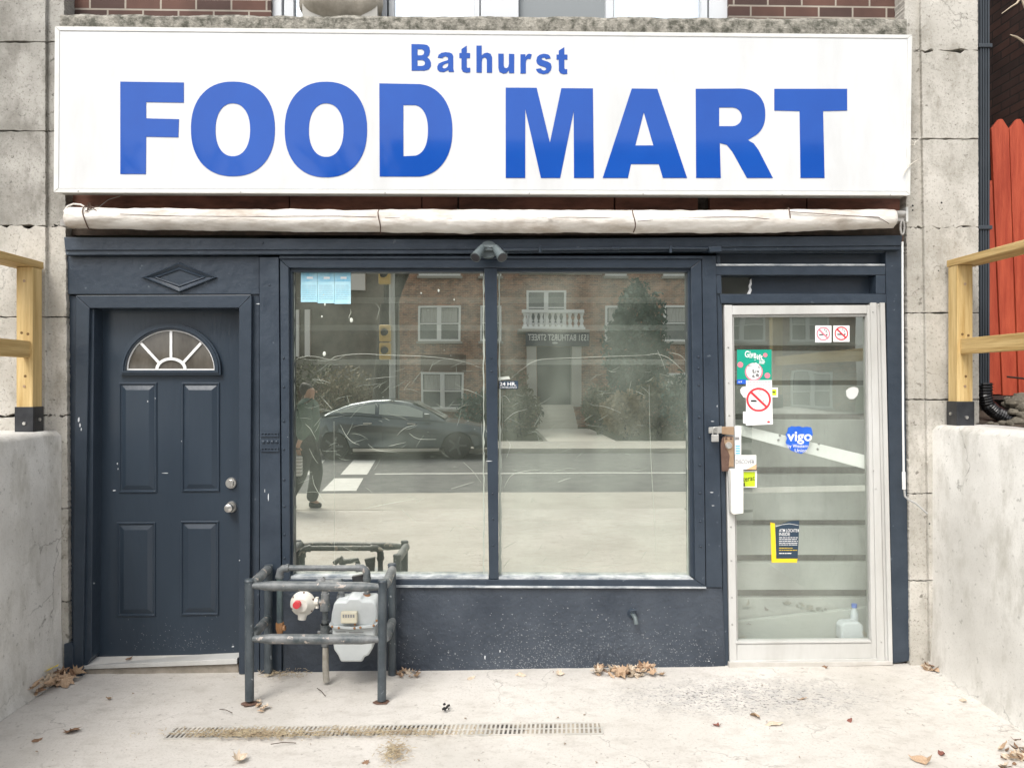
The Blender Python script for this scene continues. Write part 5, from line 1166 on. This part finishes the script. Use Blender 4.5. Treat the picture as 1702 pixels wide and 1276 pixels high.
def owin(x0, y0, x1, y1, two=True, curtain=True, par=OB):
    fr = G(); e = 3.4; vb(fr, x0, y0, x1, y0 + e, DW - .14, DW); vb(fr, x0, y1 - e, x1, y1, DW - .14, DW); vb(fr, x0, y0 + e, x0 + e, y1 - e, DW - .14, DW); vb(fr, x1 - e, y0 + e, x1, y1 - e, DW - .14, DW)
    if two: m_ = (x0 + x1) / 2; vb(fr, m_ - 3.6, y0 + e, m_ + 3.6, y1 - e, DW - .14, DW)
    ym_ = (y0 + y1) / 2; vb(fr, x0 + e, ym_ - 1.2, x1 - e, ym_ + 1.2, DW - .12, DW)
    W_ = mk('window', fr, UPV2, par)
    mk('pane', vb(G(), x0 + e, y0 + e, x1 - e, y1 - e, DW - .06, DW - .01), OG, W_)
    if curtain: mk('curtain', vb(G(), x0 + e + 2, y0 + e + 1, x1 - e - 2, ym_ - 2, DW - .075, DW - .062), CURT, W_)
    mk('sill', vb(G(), x0 - 3, y1, x1 + 3, y1 + 4, DW - .2, DW), STB, W_)
for x0, x1 in ((695, 765), (798, 838), (1010, 1046), (1108, 1150), (1200, 1270), (1310, 1380)):
    owin(x0, 508, x1, 567, x1 - x0 > 45); 
    if x0 not in (798, 1010): owin(x0 + 5, 619, x1 + 5, 679, x1 - x0 > 45)
    owin(x0, 398, x1, 458, x1 - x0 > 45); owin(x0, 290, x1, 350, x1 - x0 > 45, False)
owin(880, 482, 946, 540, True, False); owin(870, 398, 940, 450, True)
mk('stone_arch', vb(G(), 868, 449, 1005, 457, DW - .05, DW), STB, OB)
# entrance
g = G(); DE = 31.6
vb(g, 884, 552, 986, 556, DE - .2, DW); mk('balcony_slab', vb(G(), 866, 547, 984, 552, DE - .3, DW), STB, OB)
mk('balcony_rail', vb(G(), 872, 514, 975, 520, DE - .05, DE + .2), UPV2, OB)
mk('balcony_rail', vb(G(), 872, 543, 977, 547, DE - .05, DE + .2), UPV2, OB)
for k in range(11):
    x = 877 + k * 9.4; zb_, zt_ = V(x, 543, DE).z, V(x, 520, DE).z; xx = V(x, 543, DE).x; yy = VY(DE + .08); h_ = zt_ - zb_
    mk('baluster', G().tube([Vector((xx, yy, zb_ + h_ * t)) for t in (0, .1, .25, .45, .6, .75, .9, 1)], [.09, .09, .055, .10, .06, .045, .08, .08], 10), UPV2, OB, smooth=60)
PORT = mat('porch_dark_blue', (.05, .06, .075), .5)
bd = mk('address_board', vb(G(), 878, 552.5, 984, 575, DE - .25, DE - .1), PORT, OB)
v, ff = text_g('1531 BATHURST STREET', .015); xa, xb = V(882, 560, DE - .26).x, V(982, 560, DE - .26).x; z1, z0 = V(900, 555.5, DE - .26).z, V(900, 566, DE - .26).z
mxx, mnx, mxy, mny = max(p.x for p in v), min(p.x for p in v), max(p.y for p in v), min(p.y for p in v)
Yt = VY(DE - .262); g = G().add([(xb - (p.x - mnx) / (mxx - mnx) * (xb - xa), Yt, z0 + (p.y - mny) / (mxy - mny) * (z1 - z0)) for p in v], ff); mk('address_lettering', g, PAPER, bd)
zf = V(900, 672, DE).z
for x in (880, 955):
    g = G(); vb(g, x, 575, x + 16, 676, DE - .2, DE + .2); mk('porch_column', g, mat('porch_cream', (.52, .50, .45), .7), OB)
mk('entrance_recess', vb(G(), 897, 576, 954, 672, DW - .1, DW), mat('door_glass_dark', (.06, .07, .07), .2), OB)
mk('porch_lamp', G().ball(V(927, 570, DE - .5), .08, 10, (1.6, 1, .5)), PAPER, OB)
g = G(); n = 6
for k in range(n): g.box(V(898, 700, 31).x, V(958, 700, 31).x, VY(31.4 - k * .32), VY(31.4 - k * .32 - .34) + .001, -.1, zf - k * zf / n)
mk('entrance_steps', g, mat('pale_steps', (.60, .57, .50), .9), OB)
tag(mk('entrance_path', G().box(V(905, 700, 31).x - .35, V(958, 700, 31).x + .45, VY(29.6), YR1 - 2.6, -.16, -.03), mat('pale_path', (.62, .59, .52), .9)), kind='structure')
# left neighbour, further off
O2 = thing('plain_house', V(560, 700, 40), 'grey brown house with a white framed window left of the brick apartments across the street', 'building')
a, b = V(380, 700, 40).x, V(655, 700, 40).x; mk('wall', G().box(a, b, VY(40) - 8, VY(40), -.2, 9), mat('grey_brown_render', (.17, .165, .14), .9, (.30, .28, .24), 1.0), O2)
mk('roof', G().add([(a - .3, VY(40) + .4, 9), (b + .3, VY(40) + .4, 9), (b + .3, VY(40) - 8.4, 9), (a - .3, VY(40) - 8.4, 9), (a, VY(40) - 4, 11.5), (b, VY(40) - 4, 11.5)], [(0, 1, 5, 4), (2, 3, 4, 5), (0, 4, 3), (1, 2, 5), (0, 3, 2, 1)]), MORT, O2)
W_ = mk('window', vb(vb(G(), 487, 515, 496, 592, 39.8, 40), 506, 515, 515, 592, 39.8, 40), UPV2, O2); mk('window', vb(G(), 583, 450, 608, 482, 39.8, 40), UPV2, O2)
g = vb(G(), 400, 640, 660, 660, 34, 34.4); vb(g, 400, 660, 660, 700, 34, 34.3); tag(mk('garden_wall', g, mat('red_brown_wall', (.12, .065, .045), .9, (.08, .05, .04), 5)), 'low red brown garden wall behind the grey car across the street', 'garden wall')
# trees and shrubs
BARK = mat('bark', (.03, .028, .022), .95, (.09, .08, .065), 9, bump=1, bscale=12, stretch=(4, 4, 1))
LEAFG = mat('evergreen_foliage', (.03, .075, .06), .8, (.07, .13, .10), 3); LEAFB = mat('shrub_foliage', (.07, .09, .055), .8, (.20, .19, .12), 2); LEAFY = mat('autumn_foliage', (.17, .15, .09), .8, (.32, .26, .17), 2)
def limbs(g, p, d, L, r, n, q):
    e = p + d * L; mid = p + d * L * .5 + Vector((q.uniform(-.1, .1), q.uniform(-.1, .1), 0)) * L * .3
    g.tube([p, mid, e], [r, r * .82, r * .62], 7, cap=False)
    if n == 0: return
    for k in range(2 + (q.random() < .6)):
        dd = (d + Vector((q.uniform(-.8, .8), q.uniform(-.8, .8), q.uniform(-.15, .5)))).normalized(); limbs(g, e, dd, L * q.uniform(.6, .82), r * .58, n - 1, q)
def bare_tree(x, d, r, H_, label, sd):
    T = thing('bare_tree', V(x, 700, d), label, 'tree', None); T.location.z = -.12; BASE[T.name] = Vector(T.location); q = random.Random(sd); p = Vector(T.location)
    tp = p + Vector((.25, 0, H_)); mk('trunk', G().tube([p, p + Vector((0, 0, .4)), p + Vector((.1, 0, H_ * .5)), tp], [r * 1.5, r * 1.05, r * .9, r * .75], 14), BARK, T, smooth=60)
    g = G()
    for k in range(4): limbs(g, tp - Vector((0, 0, q.uniform(0, .5))), Vector((q.uniform(-.7, .7), q.uniform(-.7, .7), 1)).normalized(), H_ * .45, r * .5, 4, q)
    mk('crown', g, BARK, T, smooth=60); return T
bare_tree(636, 27, .42, 4.6, 'thick trunked bare tree beside the yellow traffic signal across the street', 3)
bare_tree(300, 24, .25, 4.4, 'slim bare tree left of the crosswalk across the street', 8)
def leafy(g, c, rad, n, s_, q, sc=(1, 1, 1), cone=0):
    for k in range(n):
        while True:
            v_ = Vector((q.uniform(-1, 1), q.uniform(-1, 1), q.uniform(-1, 1)))
            if v_.length < 1 and v_.length > .35: break
        if cone: f_ = (1 - (v_.z + 1) / 2 * .85); v_.x *= f_; v_.y *= f_
        v_ *= 1 + .3 * nz_.noise(v_ * 2.5 + c)
        p = c + Vector((v_.x * rad * sc[0], v_.y * rad * sc[1], v_.z * rad * sc[2]))
        a = Vector((q.uniform(-1, 1), q.uniform(-1, 1), q.uniform(-1, 1))).normalized(); b = a.orthogonal().normalized(); ss = s_ * q.uniform(.5, 1.3)
        o = len(g.v); g.v += [p - a * ss, p + b * ss * .45, p + a * ss, p - b * ss * .45]; g.f.append((o, o + 1, o + 2, o + 3))
def plant(nm, x, d, rad, h_, mt, label, cat, n, sd, cone=0, sc=1, s_=.11):
    T = thing(nm, V(x, 700, d), label, cat); T.location.z = -.1; BASE[T.name] = Vector(T.location); p = Vector(T.location); q = random.Random(sd)
    mk('trunk', G().tube([p, p + Vector((0, 0, h_ * .6))], [rad * .09 + .02, .02], 8), BARK, T)
    g = G(); leafy(g, p + Vector((0, 0, h_ / 2 + .1)), 1, n, s_, q, (rad, rad, h_ / 2), cone)
    me = bpy.data.meshes.new('foliage'); me.from_pydata([tuple(v_ - BASE[T.name]) for v_ in g.v], [], g.f); me.materials.append(mt); o = bpy.data.objects.new('foliage', me); COL.objects.link(o); o.parent = T
    return T
plant('evergreen_tree', 1062, 27, 1.15, 5.3, LEAFG, 'dense dark evergreen tree right of the entrance path across the street', 'tree', 6500, 1, 0)
for k, (x, d, rad, h_, mt, lb) in enumerate(((868, 26, .75, 1.6, LEAFB, 'rounded shrub on the left side of the entrance path across the street'), (845, 29, .8, 2.4, LEAFY, 'tall yellowish shrub by the left porch column across the street'),
        (1003, 26.5, .7, 1.7, LEAFB, 'olive shrub on the right side of the entrance path across the street'), (1045, 24.5, .8, 1.5, LEAFY, 'tan shrub in front of the evergreen tree across the street'),
        (1100, 25, .9, 1.9, LEAFB, 'wide green shrub right of the evergreen tree across the street'), (1150, 24, .9, 2.1, LEAFG, 'dark green shrub at the right end of the hedge across the street'), (1220, 24, 1.0, 2.0, LEAFB, 'broad shrub far right across the street'),
        (525, 30, 1.5, 2.6, LEAFB, 'broad olive shrub behind the rear of the grey car across the street'), (575, 29, 1.2, 2.4, LEAFY, 'straggly tan shrub behind the grey car across the street'), (800, 27, .9, 1.5, LEAFG, 'dark low shrub behind the bonnet of the grey car'))):
    plant('shrub', x, d, rad, h_, mt, lb, 'shrub', 1500, 40 + k, 0, s_=.09)
# traffic signal pole
T = thing('traffic_signal', V(652, 752, 19.5), 'grey pole carrying yellow traffic signals across the street', 'traffic signal'); T.location.z = 0; BASE[T.name] = Vector(T.location); p = Vector(T.location)
GP_ = mat('galvanised_pole', (.42, .43, .42), .5); mk('pole', G().tube([p, p + Vector((0, 0, 6.5))], [.085, .06], 14), GP_, T, smooth=60)
TY = mat('signal_yellow', (.58, .40, .12), .5); LN = mat('signal_lens', (.03, .03, .03), .3)
for z in (2.3, 2.75, 4.2, 4.65):
    hd = mk('signal_head', G().box(p.x - .30, p.x - .02, p.y + .08, p.y + .26, z, z + .42), TY, T, bevel=.03)
    c = Vector((p.x - .16, p.y + .26, z + .22)); mk('lens', G().tube([c, c + Vector((0, .01, 0))], .10, 16), LN, hd); mk('visor', G().tube([c + Vector((0, .012, .0)), c + Vector((0, .12, .02))], [.12, .11], 16, cap=False), TY, hd)
mk('mast_arm', G().tube([p + Vector((0, 0, 5.9)), p + Vector((.0, 2.0, 6.1)), p + Vector((0, 4, 6.1))], [.06, .05, .04], 10), GP_, T, smooth=60)
# car
def car():
    dC = 19.45; x0, x1 = V(508, 750, dC).x, V(826, 750, dC).x; L = x1 - x0; yc = VY(dC); zr = -.12
    T = thing('parked_car', ((x0 + x1) / 2, yc, zr), 'dark grey blue saloon car stopped on the road across from the shop', 'car')
    PAINTC = mat('car_paint', (.14, .165, .175), .14, metal=.6); GLC = mat('car_glass', (.42, .48, .45), .08, (.52, .56, .52), 1); TY_ = mat('tyre', (.018, .018, .018), .8)
    top = [(0, .62), (.02, .95), (.08, 1.06), (.17, 1.10), (.30, 1.10), (.45, 1.04), (.60, 1.0), (.70, .97), (.85, .88), (.94, .78), (.985, .62), (1, .50)]
    def tz(t, tb_):
        for a, b in zip(tb_, tb_[1:]):
            if a[0] <= t <= b[0]: k = (t - a[0]) / (b[0] - a[0]); k = k; return a[1] + (b[1] - a[1]) * k
        return tb_[-1][1]
    N = 60; g = G(); K = 14
    for i in range(N + 1):
        t = i / N; zt_ = tz(t, top); wd = .90 * (1 - .30 * abs(2 * t - 1) ** 6); zb_ = .22 + .1 * (abs(2 * t - 1) ** 8)
        sec = [(-wd * .86, zb_), (-wd * .97, zb_ + .08), (-wd, .5 * (zb_ + zt_)), (-wd * .97, zt_ - .12), (-wd * .88, zt_ - .03), (-wd * .5, zt_ + .015), (0, zt_ + .03), (wd * .5, zt_ + .015), (wd * .88, zt_ - .03), (wd * .97, zt_ - .12), (wd, .5 * (zb_ + zt_)), (wd * .97, zb_ + .08), (wd * .86, zb_), (0, zb_)]
        # wheel arches
        for (y_, z_) in sec:
            z2 = z_
            for wc in (.185, .80):
                dd = abs(t - wc) * L
                if dd < .38 and abs(y_) > .7: z2 = max(z2, .30 + math.sqrt(.38 ** 2 - dd ** 2) * .98)
            g.v.append(Vector((x0 + L * t, yc + y_, zr + z2)))
    for i in range(N):
        for k in range(K): a, b = i * K + k, i * K + (k + 1) % K; g.f.append((a, b, b + K, a + K))
    g.f.append(tuple(range(K))); g.f.append(tuple(N * K + k for k in range(K)))
    mk('body', g, PAINTC, T, smooth=40)
    gt = [(.10, 1.03), (.16, 1.16), (.25, 1.33), (.36, 1.43), (.46, 1.45), (.55, 1.40), (.64, 1.24), (.735, .98)]
    g = G(); n = 28
    for i in range(n + 1):
        t = .10 + .635 * i / n; zt_ = tz(t, gt); zb_ = tz(t, top) - .03
        wt = .62 + .0 * t; wb = .82
        h_ = (zt_ - zb_) / .48; wt = wb - (wb - .60) * max(0, min(1, h_))
        for (y_, z_) in ((-wb, zb_), (-wt, zt_ - .04), (-wt * .8, zt_), (0, zt_ + .02), (wt * .8, zt_), (wt, zt_ - .04), (wb, zb_)): g.v.append(Vector((x0 + L * t, yc + y_, zr + z_)))
    for i in range(n):
        for k in range(6): a = i * 7 + k; g.f.append((a, a + 1, a + 8, a + 7))
    mk('roof', g, PAINTC, T, smooth=50)
    for nm, (ta, tb2) in (('rear_side_window', (.185, .385)), ('front_side_window', (.405, .625))):
        g = G(); n = 10
        for sgn in (1, -1):
            o = len(g.v)
            for i in range(n + 1):
                t = ta + (tb2 - ta) * i / n; zt_ = tz(t, gt) - .10; zb_ = tz(t, top) + .03
                if zt_ < zb_ + .02: zt_ = zb_ + .02
                def yw(z_): h_ = (z_ - (tz(t, top) - .03)) / .48; return .835 - .22 * h_
                g.v += [Vector((x0 + L * t, yc + sgn * yw(zb_), zr + zb_)), Vector((x0 + L * t, yc + sgn * yw(zt_), zr + zt_))]
            for i in range(n): g.f.append((o + 2 * i, o + 2 * i + 1, o + 2 * i + 3, o + 2 * i + 2))
        mk(nm, g, GLC, T)
    g = G().add([(x0 + L * .735, yc - .74, zr + 1.0), (x0 + L * .735, yc + .74, zr + 1.0), (x0 + L * .575, yc + .60, zr + 1.40), (x0 + L * .575, yc - .60, zr + 1.40)], [(0, 1, 2, 3)]); mk('windscreen', g, GLC, T)
    g = G().add([(x0 + L * .095, yc - .74, zr + 1.08), (x0 + L * .095, yc + .74, zr + 1.08), (x0 + L * .25, yc + .60, zr + 1.37), (x0 + L * .25, yc - .60, zr + 1.37)], [(0, 1, 2, 3)]); mk('rear_window', g, GLC, T)
    for t in (.185, .80):
        for s in (1, -1):
            c = Vector((x0 + L * t, yc + s * .80, zr + .33)); w_ = mk('wheel', G().tube([c - Vector((0, .11, 0)), c - Vector((0, .10, 0)), c + Vector((0, .10, 0)), c + Vector((0, .11, 0))], [.30, .33, .33, .30], 28), TY_, T, smooth=40)
            c2 = c + Vector((0, s * .112, 0)); g = G().tube([c2, c2 + Vector((0, s * .006, 0))], [.07, .06], 14)
            for k in range(5): a = k * 2 * math.pi / 5; g.obox(c2 + Vector((math.cos(a) * .12, s * .004, math.sin(a) * .12)), (.22, .012, .05), Matrix.Rotation(-a, 3, 'Y'))
            mk('rim', g, mat('dark_rim', (.12, .13, .13), .4, metal=.5), w_)
    for s in (1, -1):
        mk('sill_trim', G().box(x0 + L * .28, x0 + L * .71, yc + s * .86 - .03, yc + s * .86 + .03, zr + .20, zr + .27), STEEL, T)
        mk('door_mirror', G().box(x0 + L * .635, x0 + L * .665, yc + s * .98 - .09, yc + s * .98 + .07, zr + 1.0, zr + 1.12), PAINTC, T, bevel=.02)
        for t in (.33, .55): mk('door_handle', G().box(x0 + L * t, x0 + L * t + .2, yc + s * .905 - .012, yc + s * .905 + .012, zr + .86, zr + .89), STEEL, T, bevel=.005)
        mk('headlight', G().box(x0 + L * .945, x0 + L * .985, yc + s * .62 - .12, yc + s * .62 + .12, zr + .60, zr + .70), PAPER, T, bevel=.02)
        mk('tail_light', G().box(x0 + L * .0, x0 + L * .03, yc + s * .62 - .14, yc + s * .62 + .16, zr + .82, zr + .92), PRED, T, bevel=.02)
car()
# passer-by walking on the pavement behind the camera
def skin_fig():
    dp = 10.55; b0 = V(512, 845, dp); px_, py_ = b0.x, VY(dp)
    T = thing('person', (px_, py_, 0), 'person in dark trousers and green jacket walking on the pavement, carrying a striped bag', 'person')
    def sk(nm, vs, es, rad, mt, lv=2):
        me = bpy.data.meshes.new(nm); me.from_pydata([Vector(v_) for v_ in vs], es, []); me.materials.append(mt)
        o = bpy.data.objects.new(nm, me); COL.objects.link(o); o.parent = T
        md = o.modifiers.new('skin', 'SKIN'); md.use_smooth_shade = True
        for i, r_ in enumerate(rad):
            sv = me.skin_vertices[0].data[i]; rr2 = r_ if isinstance(r_, tuple) else (r_, r_); sv.radius = rr2; sv.use_root = (i == 0)
        s2 = o.modifiers.new('sub', 'SUBSURF'); s2.levels = lv; s2.render_levels = lv; return o
    SKN = mat('skin', (.42, .26, .18), .6); JK = mat('dark_green_jacket', (.03, .065, .05), .8, (.05, .09, .065), 9); TR = mat('charcoal_trousers', (.025, .028, .028), .85); SH = mat('black_shoe', (.01, .01, .01), .5); HR = mat('dark_hair', (.015, .010, .008), .6)
    V_ = [(0, 0, .95), (0, .0, 1.12), (0, 0, 1.32), (0, 0, 1.44), (.01, 0, 1.50), (.02, 0, 1.585), (.02, 0, 1.66),
          (.0, -.10, .90), (.10, -.10, .50), (.02, -.10, .10), (.14, -.10, .04), (0, .10, .90), (-.06, .10, .50), (-.26, .10, .14), (-.16, .12, .05),
          (0, -.19, 1.38), (-.08, -.25, 1.12), (.02, -.24, .90), (.05, -.24, .82), (0, .19, 1.38), (.06, .25, 1.12), (-.06, .24, .92), (-.08, .24, .84)]
    E = [(0, 1), (1, 2), (2, 3), (3, 4), (4, 5), (5, 6), (0, 7), (7, 8), (8, 9), (9, 10), (0, 11), (11, 12), (12, 13), (13, 14), (3, 15), (15, 16), (16, 17), (17, 18), (3, 19), (19, 20), (20, 21), (21, 22)]
    Rr = [(.11, .14), (.10, .14), (.12, .17), (.07, .09), .06, (.105, .085), (.085, .07), .085, .058, .04, .035, .085, .058, .04, .035, .05, .04, .032, .03, .05, .04, .032, .03]
    sk('body', V_, E, Rr, SKN)
    sk('jacket', [(0, 0, .80), (0, 0, 1.12), (0, 0, 1.32), (.005, 0, 1.49), (0, -.19, 1.38), (-.08, -.25, 1.12), (.02, -.24, .93), (0, .19, 1.38), (.06, .25, 1.12), (-.06, .24, .95)], [(0, 1), (1, 2), (2, 3), (3, 4), (4, 5), (5, 6), (3, 7), (7, 8), (8, 9)], [(.17, .23), (.16, .22), (.17, .24), (.11, .13), .09, .075, .06, .09, .075, .06], JK)
    sk('trousers', [(0, 0, .95), (0, -.10, .88), (.10, -.10, .50), (.02, -.10, .07), (0, .10, .88), (-.06, .10, .50), (-.27, .10, .12)], [(0, 1), (1, 2), (2, 3), (0, 4), (4, 5), (5, 6)], [(.14, .17), .12, .095, .085, .12, .095, .085], TR)
    for (a, b, c_) in (((-.02, -.10, .045), (.08, -.10, .04), (.17, -.10, .03)), ((-.30, .10, .10), (-.22, .11, .05), (-.13, .12, .035))): sk('shoe', [a, b, c_], [(0, 1), (1, 2)], [.05, .048, .035], SH, 1)
    sk('hair', [(-.03, 0, 1.53), (-.03, 0, 1.65), (0, 0, 1.71)], [(0, 1), (1, 2)], [(.085, .095), (.105, .10), (.085, .08)], HR)
    for s in (-1, 1):
        hb = [(.05 if s < 0 else -.08, s * .24, .84)]; z_ = .82
        for k in range(4): x_ = hb[0][0] - .03 + .02 * k; sk('finger', [(x_, s * .24, .83), (x_ + .006, s * .235, .77), (x_ + .015, s * .225, .74 + .006 * abs(k - 1))], [(0, 1), (1, 2)], [.009, .009, .008], SKN, 1)
        sk('thumb', [(hb[0][0] + .03, s * .23, .85), (hb[0][0] + .055, s * .22, .81)], [(0, 1)], [.011, .009], SKN, 1)
    sk('face', [(.10, 0, 1.60), (.125, 0, 1.585)], [(0, 1)], [.016, .012], SKN, 1)
    Bg = thing('striped_bag', (px_ - .16, py_ + .24, .52), 'white and grey striped shopping bag hanging from the hand of the walking person', 'bag')
    mk('bag_body', G().box(px_ - .30, px_ - .02, py_ + .18, py_ + .30, .48, .74), mat('striped_bag', (.75, .75, .72), .6, (.10, .10, .10), 1), Bg, bevel=.02)
    g = G()
    for k in range(5): g.box(px_ - .301, px_ - .019, py_ + .179, py_ + .301, .52 + k * .045, .535 + k * .045)
    mk('bag_stripes', g, PGREY, Bg); mk('bag_handle', G().tube([Vector((px_ - .22, py_ + .24, .735)), Vector((px_ - .10, py_ + .24, .80)), Vector((px_ - .08, py_ + .24, .735))], .008, 6), PGREY, Bg)
skin_fig()

# ================================================================== COVERED AIR CONDITIONER, TENDRILS
AC = thing('air_conditioner', P(562, 24, -.05), 'window air conditioner in a dirty beige cover resting on the mossy stone ledge', 'air conditioner')
g = G(); a_ = P(491, 22, -.07); b_ = P(634, 22, -.07); n, m2 = 40, 26
for j in range(m2 + 1):
    v_ = j / m2
    for i in range(n + 1):
        u = i / n; ex = abs(2 * u - 1) ** 5; zz = a_.z - .012 + (.47 * v_); und = max(0, 1 - v_ * 5) ** 1.5
        x = a_.x + (b_.x - a_.x) * (u + (.5 - u) * und * .16); Y = -.085 + .09 * ex + .06 * und + .014 * nz_.noise(Vector((u * 5, v_ * 4, 1))) + .01 * math.sin(u * 9 + v_ * 5)
        g.v.append(Vector((x, Y, zz + .025 * ex * und)))
for j in range(m2):
    for i in range(n): q0 = j * (n + 1) + i; g.f.append((q0, q0 + 1, q0 + n + 2, q0 + n + 1))
cv = mk('fabric_cover', g, mat('dirty_beige_cover', (.20, .18, .145), .8, (.36, .33, .28), 6, bump=.8, bscale=12), AC, smooth=80)
mk('unit_case', G().box(a_.x + .03, b_.x - .03, -.03, .12, a_.z, a_.z + .44), mat('unit_case', (.35, .34, .31), .6), AC)
g = G()
for pts_ in (((1515, 232), (1520, 238), (1530, 229)), ((1514, 240), (1519, 242), (1522, 234)), ((1501, 292), (1512, 274), (1525, 266)), ((1503, 286), (1508, 280), (1516, 272))): g.tube([P(x, y, -.17) for x, y in pts_], .0022, 5)
tag(mk('dry_vine_tendrils', g, mat('dry_vine', (.60, .57, .50), .8)), 'thin pale dry tendrils clinging to the right end of the white box sign', 'vine')
